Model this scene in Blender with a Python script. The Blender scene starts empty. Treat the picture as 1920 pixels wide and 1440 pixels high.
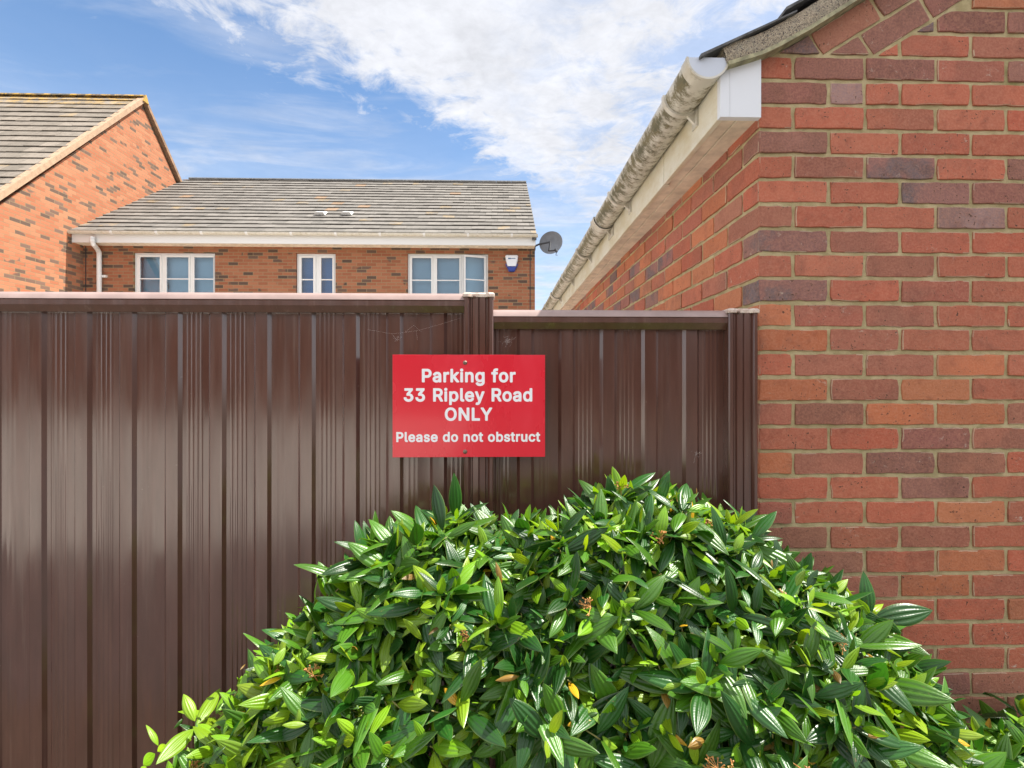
import bpy, bmesh, math, random, json
import numpy as np
from mathutils import Vector, Matrix
random.seed(7)
RNG = np.random.default_rng(11)
sc = bpy.context.scene
COL = sc.collection
R = math.radians

# ---------------------------------------------------------------- camera
FPX, YAW, CZ = 968.0, R(1.5), 1.55
cam_d = bpy.data.cameras.new('camera'); cam = bpy.data.objects.new('camera', cam_d); COL.objects.link(cam)
cam_d.sensor_width = 36; cam_d.lens = 36*FPX/1920; cam_d.clip_start = .05; cam_d.clip_end = 2000
cam.location = (0, 0, CZ); cam.rotation_euler = (R(90), 0, -YAW)
sc.camera = cam
# ---------------------------------------------------------------- sun, sky, exposure
SUN = Vector((.50, .03, .865)).normalized()
sun_d = bpy.data.lights.new('sun', 'SUN'); sun_d.energy = 4.6; sun_d.angle = R(.5); sun_d.color = (1, .95, .86)
sun = bpy.data.objects.new('sun', sun_d); COL.objects.link(sun)
sun.rotation_euler = SUN.to_track_quat('Z', 'Y').to_euler()
sc.view_settings.view_transform = 'Standard'; sc.view_settings.look = 'None'
sc.view_settings.exposure = 1.2; sc.view_settings.gamma = 1
SKY_STRENGTH = .10
CLOUD = 4.5

class NT:
    def __init__(s, tree): s.t = tree; s.n = tree.nodes; s.l = tree.links
    def node(s, typ, **kw):
        n = s.n.new(typ)
        for k, v in kw.items():
            if k[0] == '_': setattr(n, k[1:], v)
        return n
    def put(s, sock, v):
        if hasattr(v, 'is_output') or isinstance(v, bpy.types.NodeSocket): s.l.new(v, sock)
        elif v is not None:
            if isinstance(v, (tuple, list)) and len(v) == 3 and sock.type == 'RGBA': v = (*v, 1)
            sock.default_value = v
    def math(s, op, a, b=None, c=None, clamp=False):
        n = s.n.new('ShaderNodeMath'); n.operation = op; n.use_clamp = clamp
        s.put(n.inputs[0], a)
        if b is not None: s.put(n.inputs[1], b)
        if c is not None: s.put(n.inputs[2], c)
        return n.outputs[0]
    def mix(s, f, a, b, blend='MIX'):
        n = s.n.new('ShaderNodeMix'); n.data_type = 'RGBA'; n.blend_type = blend
        s.put(n.inputs[0], f); s.put(n.inputs[6], a); s.put(n.inputs[7], b); return n.outputs[2]
    def noise(s, vec, scale, detail=4, rough=.55, dist=0):
        n = s.n.new('ShaderNodeTexNoise'); s.put(n.inputs['Vector'], vec)
        n.inputs['Scale'].default_value = scale; n.inputs['Detail'].default_value = detail
        n.inputs['Roughness'].default_value = rough; n.inputs['Distortion'].default_value = dist
        return n.outputs[0]
    def step(s, v, a, b, lo=0., hi=1.):
        n = s.n.new('ShaderNodeMapRange'); n.interpolation_type = 'SMOOTHSTEP'
        s.put(n.inputs[0], v); s.put(n.inputs[1], a); s.put(n.inputs[2], b); s.put(n.inputs[3], lo); s.put(n.inputs[4], hi)
        return n.outputs[0]
    def xyz(s, v):
        n = s.n.new('ShaderNodeSeparateXYZ'); s.put(n.inputs[0], v); return n.outputs
    def comb(s, x, y, z):
        n = s.n.new('ShaderNodeCombineXYZ'); s.put(n.inputs[0], x); s.put(n.inputs[1], y); s.put(n.inputs[2], z); return n.outputs[0]
    def vmath(s, op, a, b):
        n = s.n.new('ShaderNodeVectorMath'); n.operation = op; s.put(n.inputs[0], a); s.put(n.inputs[1], b); return n.outputs[0]
    def attr(s, name):
        n = s.n.new('ShaderNodeAttribute'); n.attribute_name = name; return n
    def bump(s, h, strength, dist, normal=None):
        n = s.n.new('ShaderNodeBump'); n.inputs['Strength'].default_value = strength; n.inputs['Distance'].default_value = dist
        s.put(n.inputs['Height'], h)
        if normal is not None: s.put(n.inputs['Normal'], normal)
        return n.outputs[0]

# world: Nishita sky with a procedural cloud sheet 'at height 1' above the ground
world = bpy.data.worlds.new('World'); sc.world = world; world.use_nodes = True
w = NT(world.node_tree); w.n.clear()
sky = w.n.new('ShaderNodeTexSky'); sky.sky_type = 'NISHITA'; sky.sun_disc = False
sky.sun_elevation = math.asin(SUN.z); sky.sun_rotation = math.atan2(SUN.x, SUN.y)
sky.air_density = 1.0; sky.dust_density = .3; sky.ozone_density = 2.5
tc = w.n.new('ShaderNodeTexCoord')
x, y, z = w.xyz(tc.outputs['Generated'])
zc = w.math('MAXIMUM', z, .06)
pu = w.math('DIVIDE', x, zc); pv = w.math('DIVIDE', y, zc)
P2 = w.comb(pu, pv, 0.)
e = w.math('ADD', w.math('MULTIPLY', w.math('ADD', pu, .93), .665), w.math('MULTIPLY', w.math('SUBTRACT', pv, 1.38), -.747))
n1 = w.noise(P2, 1.3, 6, .6, .3); n2 = w.noise(P2, 7.0, 7, .66, .5); n3 = w.noise(P2, 2.6, 3, .5)
e2 = w.math('ADD', w.math('ADD', e, w.math('MULTIPLY', w.math('SUBTRACT', n1, .5), .95)), w.math('MULTIPLY', w.math('SUBTRACT', n2, .5), 1.0))
e2 = w.math('ADD', e2, w.step(pu, -.25, .45, 0., .42))
dens = w.step(e2, -.10, .30)
# thin broken gaps inside the bank toward the right
gap = w.math('MULTIPLY', w.step(w.math('ADD', w.math('MULTIPLY', n2, .6), w.math('MULTIPLY', w.noise(P2, 2.1, 3, .5), .55)), .50, .68), w.step(pu, -.15, .55))
dens = w.math('SUBTRACT', dens, w.math('MULTIPLY', gap, .55), clamp=True)
# soft wisps in the clear part and haze to the horizon
wisp = w.math('MULTIPLY', w.step(w.noise(w.vmath('MULTIPLY', P2, (1., 2.4, 1.)), 1.1, 6, .6, .6), .46, .74), .42)
haze = w.step(z, .0, .54, .88, .0)
veil = w.math('ADD', wisp, w.math('MULTIPLY', haze, w.step(n3, .25, .7, .55, 1.)), clamp=True)
dens = w.math('MAXIMUM', w.math('MAXIMUM', dens, veil), w.step(y, .15, -.30, 0., .9))
lift = w.step(y, .25, -.35, 1., 1.75)          # unseen cloud behind the camera, added thick and bright to fill the shade
tone = w.math('MULTIPLY', w.math('MULTIPLY', CLOUD, lift), w.math('ADD', .90, w.math('MULTIPLY', w.math('ADD', w.math('MULTIPLY', w.math('SUBTRACT', w.noise(P2, 3.5, 6, .6, .3), .5), .5), w.math('MULTIPLY', w.math('SUBTRACT', w.noise(P2, 16., 5, .65, .4), .5), .32)), .9)))
ccol = w.vmath('MULTIPLY', w.comb(tone, tone, tone), (.955, .975, 1.04))
skyc = w.vmath('MULTIPLY', sky.outputs[0], (.78, .89, .94))
bg = w.n.new('ShaderNodeBackground'); bg.inputs[1].default_value = SKY_STRENGTH
w.put(bg.inputs[0], w.mix(dens, skyc, ccol))
wo = w.n.new('ShaderNodeOutputWorld'); w.l.new(bg.outputs[0], wo.inputs[0])

# ---------------------------------------------------------------- measuring helpers (photo pixels -> metres on a known plane)
def ray(px, py):
    a = YAW; xc = (px-960)/FPX; zc_ = (720-py)/FPX
    return (xc*math.cos(a)+math.sin(a), -xc*math.sin(a)+math.cos(a), zc_)
def at(px, py, Y):
    d = ray(px, py); t = Y/d[1]; return d[0]*t, CZ+d[2]*t
def atx(px, py, X):
    d = ray(px, py); t = X/d[0]; return d[1]*t, CZ+d[2]*t

# ---------------------------------------------------------------- object helpers
def tag(o, label=None, cat=None, group=None, kind=None):
    if label: o['label'] = label
    if cat: o['category'] = cat
    if group: o['group'] = group
    if kind: o['kind'] = kind
    return o
def empty(name, loc, label, cat, group=None):
    o = bpy.data.objects.new(name, None); COL.objects.link(o); o.location = loc; o.empty_display_size = .1
    return tag(o, label, cat, group)
def link(name, me, parent=None):
    o = bpy.data.objects.new(name, me); COL.objects.link(o)
    if parent is not None:
        o.parent = parent; o.matrix_parent_inverse = Matrix.Translation(-world_loc(parent))
    return o
def world_loc(o):
    v = Vector(o.location); p = o.parent
    if p is not None and o.type == 'EMPTY': v = v
    return v if o.type == 'EMPTY' else Vector((0, 0, 0))
class MB:
    def __init__(s): s.v = []; s.f = []; s.c = []; s.b = []; s.col = (1, 1, 1, 1); s.par = (0, 0, 0, 1)
    def add(s, vs, fs):
        k = len(s.v); s.v += [tuple(p) for p in vs]; s.f += [tuple(i+k for i in f) for f in fs]
        s.c += [s.col]*len(fs); s.b += [s.par]*len(fs)
    def box(s, x0, x1, y0, y1, z0, z1, M=None):
        vs = [(x, y, z) for z in (z0, z1) for y in (y0, y1) for x in (x0, x1)]
        if M is not None: vs = [M @ Vector(p) for p in vs]
        s.add(vs, [(0, 2, 3, 1), (4, 5, 7, 6), (0, 1, 5, 4), (2, 6, 7, 3), (0, 4, 6, 2), (1, 3, 7, 5)])
    def prism(s, poly, fn, a, b, cap=True):
        """poly: list of 2-D points, fn(u,v,t) -> point, extruded t=a..b"""
        n = len(poly); vs = [fn(u, v, a) for u, v in poly]+[fn(u, v, b) for u, v in poly]
        fs = [(i, (i+1) % n, n+(i+1) % n, n+i) for i in range(n)]
        if cap: fs += [tuple(range(n))[::-1], tuple(range(n, 2*n))]
        s.add(vs, fs)
    def tube(s, pts, rad, seg=8, cap=True):
        pts = [Vector(p) for p in pts]; n = len(pts); vs = []; prev = None
        for i, p in enumerate(pts):
            d = (pts[min(i+1, n-1)]-pts[max(i-1, 0)]).normalized()
            if prev is None: a = d.orthogonal().normalized()
            else: a = (prev-d*prev.dot(d)).normalized()
            prev = a; b = d.cross(a); r = rad[i] if isinstance(rad, (list, tuple)) else rad
            vs += [p+(a*math.cos(2*math.pi*k/seg)+b*math.sin(2*math.pi*k/seg))*r for k in range(seg)]
        fs = [(i*seg+k, i*seg+(k+1) % seg, (i+1)*seg+(k+1) % seg, (i+1)*seg+k) for i in range(n-1) for k in range(seg)]
        if cap: fs += [tuple(range(seg))[::-1], tuple(range((n-1)*seg, n*seg))]
        s.add(vs, fs)
    def lathe(s, prof, M, seg=24):
        """prof: (r,h) list; M maps local (x,y,h)"""
        vs = [M @ Vector((r*math.cos(2*math.pi*k/seg), r*math.sin(2*math.pi*k/seg), h)) for r, h in prof for k in range(seg)]
        n = len(prof)
        s.add(vs, [(i*seg+k, i*seg+(k+1) % seg, (i+1)*seg+(k+1) % seg, (i+1)*seg+k) for i in range(n-1) for k in range(seg)])
    def build(s, name, mat, parent=None, bevel=0, smooth=False, attrs=False, fixn=True):
        me = bpy.data.meshes.new(name); me.from_pydata(s.v, [], s.f)
        if attrs:
            a = me.attributes.new('bcol', 'FLOAT_COLOR', 'FACE'); a.data.foreach_set('color', [q for c in s.c for q in c])
            a = me.attributes.new('bpar', 'FLOAT_COLOR', 'FACE'); a.data.foreach_set('color', [q for c in s.b for q in c])
        if fixn:
            bm = bmesh.new(); bm.from_mesh(me); bmesh.ops.recalc_face_normals(bm, faces=bm.faces); bm.to_mesh(me); bm.free()
        me.materials.append(mat)
        if smooth: me.polygons.foreach_set('use_smooth', [True]*len(me.polygons))
        o = link(name, me, parent)
        if smooth and smooth != 'all':
            me.update()
            try: me.set_sharp_from_angle(angle=R(smooth if smooth is not True else 35))
            except Exception: pass
        if bevel:
            m = o.modifiers.new('b', 'BEVEL'); m.width = bevel; m.segments = 2; m.limit_method = 'ANGLE'; m.angle_limit = R(40)
        return o

# ---------------------------------------------------------------- materials
def mat(name, base=(.5, .5, .5), rough=.5, spec=.5, metal=0, coat=0, fn=None):
    m = bpy.data.materials.new(name); m.use_nodes = True
    t = NT(m.node_tree); p = t.n['Principled BSDF']
    p.inputs['Base Color'].default_value = (*base, 1); p.inputs['Roughness'].default_value = rough
    p.inputs['Specular IOR Level'].default_value = spec; p.inputs['Metallic'].default_value = metal
    p.inputs['Coat Weight'].default_value = coat
    if fn: fn(t, p)
    return m
def pos(t):
    g = t.n.new('ShaderNodeNewGeometry'); return g.outputs['Position']
def soil(base, amp=.12, scale=30, bump=.2, bd=.002, rlo=None):
    """base colour with mottled dirt and a fine bump"""
    def fn(t, p):
        P = pos(t); n = t.noise(P, scale, 6, .6)
        c = t.mix(t.step(n, .3, .7), tuple(b*(1-amp) for b in base), tuple(min(1, b*(1+amp)) for b in base))
        t.put(p.inputs['Base Color'], c)
        t.put(p.inputs['Normal'], t.bump(t.noise(P, scale*6, 4, .6), bump, bd))
    return fn

def brick_fn(t, p):
    P = pos(t); c = t.attr('bcol').outputs['Color']; q = t.attr('bpar'); qr, qg, qb = t.xyz(q.outputs['Vector'])
    off = t.comb(t.math('MULTIPLY', qg, 37.), t.math('MULTIPLY', qg, 91.), 0.)
    PP = t.vmath('ADD', P, off)
    big = t.noise(PP, 5.5, 3, .5); fine = t.noise(PP, 150, 5, .65); mid = t.noise(PP, 26, 5, .6)
    dark = t.math('MULTIPLY', t.step(t.math('ADD', big, t.math('MULTIPLY', t.math('SUBTRACT', mid, .5), .25)), .44, .60), qr)
    c1 = t.mix(dark, c, t.mix(t.step(qr, .80, .98), t.mix(t.step(mid, .35, .65), (.13, .060, .048), (.19, .085, .062)), t.mix(t.step(mid, .35, .65), (.085, .062, .066), (.13, .115, .13))))
    c2 = t.mix(t.math('MULTIPLY', t.step(fine, .35, .72), .6), c1, t.mix(.5, c1, (.62, .30, .19)))
    c2 = t.mix(t.math('MULTIPLY', t.step(mid, .50, .72), .5), c2, t.vmath('MULTIPLY', c2, (.66, .60, .62)))
    pit = t.step(t.noise(PP, 150, 2, .5), .64, .70)
    pit = t.math('MULTIPLY', pit, t.step(t.noise(PP, 18, 2, .5), .42, .6))
    c3 = t.mix(t.math('MULTIPLY', pit, .9), c2, (.05, .028, .022))
    eff = t.math('MULTIPLY', t.step(t.noise(PP, 38, 6, .7, .4), .60, .72), qb)
    c4 = t.mix(eff, c3, (.50, .42, .34))
    # faint overall weather film
    c4 = t.mix(t.math('MULTIPLY', t.step(t.noise(P, 1.7, 3, .5), .4, .75), .07), c4, (.36, .26, .20))
    t.put(p.inputs['Base Color'], c4)
    h = t.math('ADD', t.math('MULTIPLY', fine, .5), t.math('MULTIPLY', mid, .8))
    h = t.math('SUBTRACT', h, t.math('MULTIPLY', pit, .5))
    t.put(p.inputs['Normal'], t.bump(h, 1., .0045))
def mortar_fn(t, p):
    P = pos(t); n = t.noise(P, 22, 5, .6); f = t.noise(P, 260, 4, .7)
    c = t.mix(t.step(n, .3, .7), (.34, .28, .145), (.50, .415, .24))
    c = t.mix(t.math('MULTIPLY', t.step(f, .5, .8), .5), c, (.55, .47, .31))
    c = t.mix(t.math('MULTIPLY', t.step(t.noise(P, 5, 5, .7), .6, .72), .7), c, (.20, .20, .07))
    t.put(p.inputs['Base Color'], c)
    t.put(p.inputs['Normal'], t.bump(t.math('ADD', f, n), .8, .004))
M = {}
M['brick'] = mat('brick', rough=.88, spec=.25, fn=brick_fn)
M['mortar'] = mat('mortar', rough=.95, spec=.15, fn=mortar_fn)

def far_brick(axis, k=1.):
    """small scale brickwork for walls ten metres and more away; axis = running direction of the courses"""
    def fn(t, p):
        P = pos(t); px_, py_, pz_ = t.xyz(P); u0 = px_ if axis == 'x' else py_
        v = t.math('DIVIDE', pz_, .075); row = t.math('FLOOR', v)
        u = t.math('ADD', t.math('DIVIDE', u0, .225), t.math('MULTIPLY', t.math('MODULO', row, 2.), .5))
        cu = t.math('FLOOR', u); fu = t.math('FRACT', u); fv = t.math('FRACT', v)
        wn = t.n.new('ShaderNodeTexWhiteNoise'); wn.noise_dimensions = '2D'; t.put(wn.inputs['Vector'], t.comb(cu, row, 0.))
        wv = wn.outputs['Value']; wc = t.xyz(wn.outputs['Color'])
        cl = t.noise(P, .9, 3, .5)
        isd = t.step(t.math('ADD', wv, t.math('MULTIPLY', t.math('SUBTRACT', cl, .5), .9)), .80, .82)
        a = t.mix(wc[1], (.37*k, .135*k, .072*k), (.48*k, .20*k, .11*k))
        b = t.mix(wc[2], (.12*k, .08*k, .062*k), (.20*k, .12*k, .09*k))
        c = t.mix(isd, a, b)
        c = t.mix(t.math('MULTIPLY', t.noise(P, 30, 4, .6), .35), c, t.vmath('MULTIPLY', c, (.6, .6, .6)))
        mo = t.math('MAXIMUM', t.math('GREATER_THAN', fv, .86), t.math('GREATER_THAN', fu, .955))
        t.put(p.inputs['Base Color'], t.mix(mo, c, (.25, .19, .11)))
        t.put(p.inputs['Normal'], t.bump(t.math('SUBTRACT', t.noise(P, 60, 4, .6), t.math('MULTIPLY', mo, 1.2)), .6, .008))
    return fn
M['far_brick_x'] = mat('distant_brickwork_shaded', rough=.9, spec=.2, fn=far_brick('x', .70))  # same brick as the gable, darkened to stand in for the shaded front
M['far_brick_y'] = mat('distant_brickwork_gable', rough=.9, spec=.2, fn=far_brick('y'))

def tile_fn(t, p):
    P = pos(t); c = t.attr('bcol').outputs['Color']
    n = t.noise(P, 7, 5, .65); f = t.noise(P, 60, 4, .6)
    c = t.mix(t.math('MULTIPLY', t.step(n, .45, .7), .55), c, t.vmath('MULTIPLY', c, (.55, .56, .55)))
    c = t.mix(t.math('MULTIPLY', t.step(f, .5, .75), .22), c, (.42, .40, .35))
    q = t.xyz(t.attr('bpar').outputs['Vector'])
    lich = t.math('MULTIPLY', t.step(t.noise(P, 5, 6, .75), .42, .6), q[0])
    c = t.mix(lich, c, (.50, .30, .05))
    t.put(p.inputs['Base Color'], c); t.put(p.inputs['Normal'], t.bump(t.math('ADD', f, n), .5, .01))
M['tile'] = mat('weathered_concrete_tile', rough=.85, spec=.25, fn=tile_fn)
M['tile_dark'] = mat('dark_tile_edge', rough=.8, spec=.3, fn=soil((.10, .10, .10), .4, 25, .5, .004))

def pvc_fn(dirt, zmid=None):
    def fn(t, p):
        P = pos(t); n = t.noise(t.vmath('MULTIPLY', P, (1., 1.5, 1.)), 17, 8, .80, .15); s = t.noise(t.vmath('MULTIPLY', P, (1, .35, 1)), 14, 6, .7)
        c = t.mix(t.step(s, .35, .75), (.56, .535, .47), (.46, .42, .33))
        if zmid is not None:       # algae sits in a band along the outer belly of the trough
            zz = t.xyz(P)[2]; bd = t.math('SUBTRACT', 1., t.math('DIVIDE', t.math('ABSOLUTE', t.math('SUBTRACT', zz, zmid)), .050), clamp=True)
            k = t.step(t.math('ADD', t.math('MULTIPLY', n, 1.), t.math('MULTIPLY', bd, .27)), .57, .76)
        else: k = t.step(n, .52, .64)
        k = t.math('MULTIPLY', k, dirt)
        c = t.mix(k, c, t.mix(t.step(s, .4, .6), (.13, .105, .04), (.075, .07, .033)))
        t.put(p.inputs['Base Color'], c)
        t.put(p.inputs['Roughness'], t.math('ADD', .34, t.math('MULTIPLY', k, .5)))
        t.put(p.inputs['Normal'], t.bump(n, .15, .003))
    return fn
M['gutter'] = mat('algae_stained_gutter_plastic', fn=pvc_fn(.92, 2.498))
M['gutter_clean'] = mat('gutter_plastic', fn=pvc_fn(.35))
def stain_fn(t, p):
    P = pos(t); s = t.noise(t.vmath('MULTIPLY', P, (1, .5, 1)), 10, 6, .7)
    c = t.mix(t.step(s, .35, .7), (.70, .67, .56), (.58, .51, .34))
    c = t.mix(t.math('MULTIPLY', t.step(t.noise(P, 45, 5, .7), .6, .75), .35), c, (.30, .22, .14))
    t.put(p.inputs['Base Color'], c)
M['fascia'] = mat('yellowed_fascia_plastic', rough=.35, fn=stain_fn)
M['soffit'] = mat('grimy_soffit_board', rough=.5, fn=soil((.66, .57, .45), .2, 12, .1))
M['white_clean'] = mat('white_plastic', (.66, .68, .72), rough=.3)
M['white_old'] = mat('white_frame_plastic', (.64, .64, .63), rough=.35)
def verge_fn(t, p):
    P = pos(t); v = t.n.new('ShaderNodeTexVoronoi'); v.inputs['Scale'].default_value = 300; t.put(v.inputs['Vector'], P)
    cc = t.xyz(v.outputs['Color']); n = t.noise(P, 20, 5, .6)
    c = t.mix(cc[0], (.26, .22, .17), (.50, .42, .31)); c = t.mix(t.step(cc[1], .86, .9), c, (.13, .11, .10))
    c = t.mix(t.math('MULTIPLY', t.step(n, .5, .7), .5), c, (.30, .29, .24))
    t.put(p.inputs['Base Color'], c); t.put(p.inputs['Normal'], t.bump(t.math('SUBTRACT', 1., v.outputs['Distance']), .9, .004))
M['verge'] = mat('pebbly_verge_mortar', rough=.95, spec=.1, fn=verge_fn)
M['undercloak'] = mat('mossy_cement_board', rough=.8, fn=soil((.30, .28, .17), .35, 35, .3))
M['cream_verge'] = mat('cream_verge', rough=.8, fn=soil((.36, .24, .155), .15, 12, .2))

def paint_fn(t, p):
    P = pos(t); x_, y_, z_ = t.xyz(P)
    n = t.noise(t.vmath('MULTIPLY', P, (1, 1, .15)), 30, 5, .6)
    c = t.mix(t.step(n, .3, .7), (.080, .034, .025), (.100, .043, .032))
    spk = t.step(t.noise(P, 120, 3, .6), .70, .76)
    big = t.step(t.noise(P, 6, 4, .7), .45, .7)
    c = t.mix(t.math('MULTIPLY', t.math('MULTIPLY', spk, big), .5), c, (.30, .24, .20))
    runs = t.step(t.noise(t.vmath('MULTIPLY', P, (1, 1, .035)), 55, 4, .6), .56, .74)
    c = t.mix(t.math('MULTIPLY', runs, .22), c, (.21, .15, .12))
    t.put(p.inputs['Base Color'], c)
    t.put(p.inputs['Roughness'], t.step(t.noise(t.vmath('MULTIPLY', P, (1, 1, .06)), 26, 4, .6), .3, .7, .11, .24))
    t.put(p.inputs['Normal'], t.bump(t.noise(t.vmath('MULTIPLY', P, (1., 1., .3)), 9, 2, .5), .12, .004))
M['fence'] = mat('brown_coated_steel', rough=.25, spec=.95, fn=paint_fn)
def cap_fn(t, p):
    P = pos(t); c = t.mix(t.step(t.noise(P, 70, 5, .7), .4, .65), (.60, .50, .42), (.42, .30, .24))
    t.put(p.inputs['Base Color'], c)
M['cap'] = mat('faded_post_cap', rough=.5, fn=cap_fn)
M['rail_top'] = mat('sunlit_bead_coating', rough=.4, fn=soil((.30, .215, .195), .1, 14, .05))  # lighter tone painted in for sun on the rail's top bead
def red_fn(t, p):
    P = pos(t); n = t.noise(t.vmath('MULTIPLY', P, (1, 1, .4)), 9, 4, .6)
    c = t.mix(t.step(n, .4, .75), (.70, .010, .030), (.73, .022, .045))
    c = t.mix(t.math('MULTIPLY', t.step(t.noise(P, 160, 3, .6), .72, .78), .4), c, (.8, .3, .3))
    t.put(p.inputs['Base Color'], c); t.put(p.inputs['Roughness'], t.step(n, .3, .8, .24, .34))
M['red'] = mat('red_acrylic', coat=.45, fn=red_fn)
M['red'].node_tree.nodes['Principled BSDF'].inputs['Coat Roughness'].default_value = .09
M['letter'] = mat('white_vinyl', (.84, .83, .86), rough=.4)
M['screw'] = mat('rusty_steel', rough=.45, metal=.8, fn=soil((.22, .15, .12), .4, 200, .3))
M['glass'] = None
def glass_fn(tint, ratio):
    m = bpy.data.materials.new('window_glass'); m.use_nodes = True; t = NT(m.node_tree); t.n.clear()
    g = t.n.new('ShaderNodeBsdfGlossy'); g.inputs['Roughness'].default_value = .01; g.inputs['Color'].default_value = (.9, .95, 1, 1)
    tr = t.n.new('ShaderNodeBsdfTransparent'); tr.inputs['Color'].default_value = (*tint, 1)
    fr = t.n.new('ShaderNodeFresnel'); fr.inputs['IOR'].default_value = 1.5
    mx = t.n.new('ShaderNodeMixShader'); t.put(mx.inputs[0], t.math('ADD', t.math('MULTIPLY', fr.outputs[0], ratio), .01, clamp=True))
    t.l.new(tr.outputs[0], mx.inputs[1]); t.l.new(g.outputs[0], mx.inputs[2])
    o = t.n.new('ShaderNodeOutputMaterial'); t.l.new(mx.outputs[0], o.inputs[0]); return m
M['glass'] = glass_fn((.80, .90, .95), 1.7)
M['blind'] = mat('pale_blue_blind', (.27, .42, .53), rough=.8)
M['sky_backing'] = mat('sky_reflection_blue', (.01, .12, .34), rough=.9)  # blue painted in for the sky reflected by the glass
M['dish'] = mat('grey_dish_metal', rough=.5, fn=soil((.17, .185, .21), .12, 8, .05))
M['black'] = mat('black_bracket', (.02, .022, .028), rough=.5)
M['blue'] = mat('blue_plastic', (.01, .03, .22), rough=.3)
M['ink'] = mat('printed_ink', (.05, .12, .25), rough=.5)
M['web'] = mat('spider_silk', (.75, .72, .70), rough=.6)

def leaf_mat():
    m = bpy.data.materials.new('glossy_leaf'); m.use_nodes = True; t = NT(m.node_tree); p = t.n['Principled BSDF']
    c = t.attr('bcol').outputs['Color']; uv = t.n.new('ShaderNodeUVMap'); uv.uv_map = 'UVMap'
    u, v, _ = t.xyz(uv.outputs[0])           # u along the leaf, v -1..1 across (stored 0..1)
    cx = t.math('ABSOLUTE', t.math('SUBTRACT', t.math('MULTIPLY', v, 2.), 1.))
    d1 = t.math('MINIMUM', cx, t.math('ABSOLUTE', t.math('SUBTRACT', cx, .5)))
    vein = t.step(d1, .0, .07, 1., 0.)
    cross = t.math('SINE', t.math('MULTIPLY', t.math('SUBTRACT', u, t.math('MULTIPLY', cx, .12)), 120.))
    P = pos(t); n = t.noise(P, 40, 4, .6)
    c1 = t.mix(t.math('MULTIPLY', vein, .35), c, t.vmath('MULTIPLY', c, (1.6, 1.4, 1.2)))
    edge = t.step(cx, .90, 1.0)
    c1 = t.mix(t.math('MULTIPLY', edge, .3), c1, (.30, .38, .10))
    c1 = t.mix(t.math('MULTIPLY', t.step(n, .55, .75), .3), c1, t.vmath('MULTIPLY', c1, (1.5, 1.25, .9)))
    spot = t.math('MULTIPLY', t.step(t.noise(P, 120, 3, .6), .64, .70), t.step(t.noise(P, 9, 2, .5), .50, .62))
    c1 = t.mix(t.math('MULTIPLY', spot, .7), c1, (.16, .10, .04))
    t.put(p.inputs['Base Color'], c1)
    p.inputs['Roughness'].default_value = .34; p.inputs['Specular IOR Level'].default_value = .52
    bn = t.bump(t.math('ADD', t.math('MULTIPLY', cross, .06), t.math('MULTIPLY', n, 1.5)), .35, .0015)
    t.put(p.inputs['Normal'], bn)
    tl = t.n.new('ShaderNodeBsdfTranslucent'); t.put(tl.inputs['Color'], t.vmath('MULTIPLY', c1, (2.3, 2.1, .7)))
    mx = t.n.new('ShaderNodeMixShader'); mx.inputs[0].default_value = .26
    t.l.new(p.outputs[0], mx.inputs[1]); t.l.new(tl.outputs[0], mx.inputs[2])
    t.l.new(mx.outputs[0], t.n['Material Output'].inputs[0]); return m
M['leaf'] = leaf_mat()
M['stem'] = mat('green_brown_stem', rough=.5, fn=soil((.22, .20, .05), .4, 40, .2))
M['wood'] = mat('shrub_wood', rough=.8, fn=soil((.12, .08, .045), .3, 60, .4))
M['stalk'] = mat('rusty_flower_stalk', rough=.6, fn=soil((.42, .20, .06), .45, 50, .2))
# ================================================================ ground
def ground():
    def earth(t, p):
        P = pos(t); n = t.noise(P, 3, 6, .6); f = t.noise(P, 60, 4, .6)
        t.put(p.inputs['Base Color'], t.mix(t.step(n, .35, .65), (.09, .065, .045), (.16, .12, .085)))
        t.put(p.inputs['Normal'], t.bump(f, .8, .02))
    mb = MB(); mb.add([(-400, -400, 0), (400, -400, 0), (400, 400, 0), (-400, 400, 0)], [(0, 1, 2, 3)])
    tag(mb.build('ground', mat('earth', rough=.95, fn=earth), fixn=False), kind='structure')
    def tarmac(t, p):
        P = pos(t); t.put(p.inputs['Base Color'], t.mix(t.noise(P, 90, 3, .6), (.07, .069, .067), (.13, .125, .12)))
        t.put(p.inputs['Normal'], t.bump(t.noise(P, 220, 3, .6), .8, .006))
    mb = MB(); mb.add([(-14, -9, .004), (9, -9, .004), (9, .55, .004), (-14, .55, .004)], [(0, 1, 2, 3)])
    tag(mb.build('parking_bay', mat('tarmac', rough=.9, fn=tarmac), fixn=False), kind='structure')
    def paving(t, p):
        b = t.n.new('ShaderNodeTexBrick'); t.put(b.inputs['Vector'], pos(t)); b.inputs['Scale'].default_value = 5
        b.inputs['Color1'].default_value = (.70, .65, .58, 1); b.inputs['Color2'].default_value = (.60, .56, .50, 1)
        b.inputs['Mortar'].default_value = (.3, .27, .22, 1); b.inputs['Mortar Size'].default_value = .01
        t.put(p.inputs['Base Color'], b.outputs['Color'])
    mb = MB(); mb.add([(-40, -34, .008), (-1.0, -34, .008), (-1.0, -5.2, .008), (-1.9, -2.6, .008), (-2.3, -2.5, .008), (-3.0, -1.75, .008), (-40, -1.5, .008)], [(0, 1, 2, 3, 4, 5, 6)])
    tag(mb.build('driveway', mat('pale_block_paving', rough=.8, fn=paving), fixn=False), kind='structure')
    mb = MB(); mb.add([(-9.6, 1.8, .006), (.80, 1.8, .006), (.80, 11.9, .006), (-9.6, 11.9, .006)], [(0, 1, 2, 3)])
    tag(mb.build('bounce_paving', mat('pale_bounce_slabs', rough=.85, fn=paving), fixn=False), kind='structure')  # unseen pale ground, added to bounce light onto soffit and side wall
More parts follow.
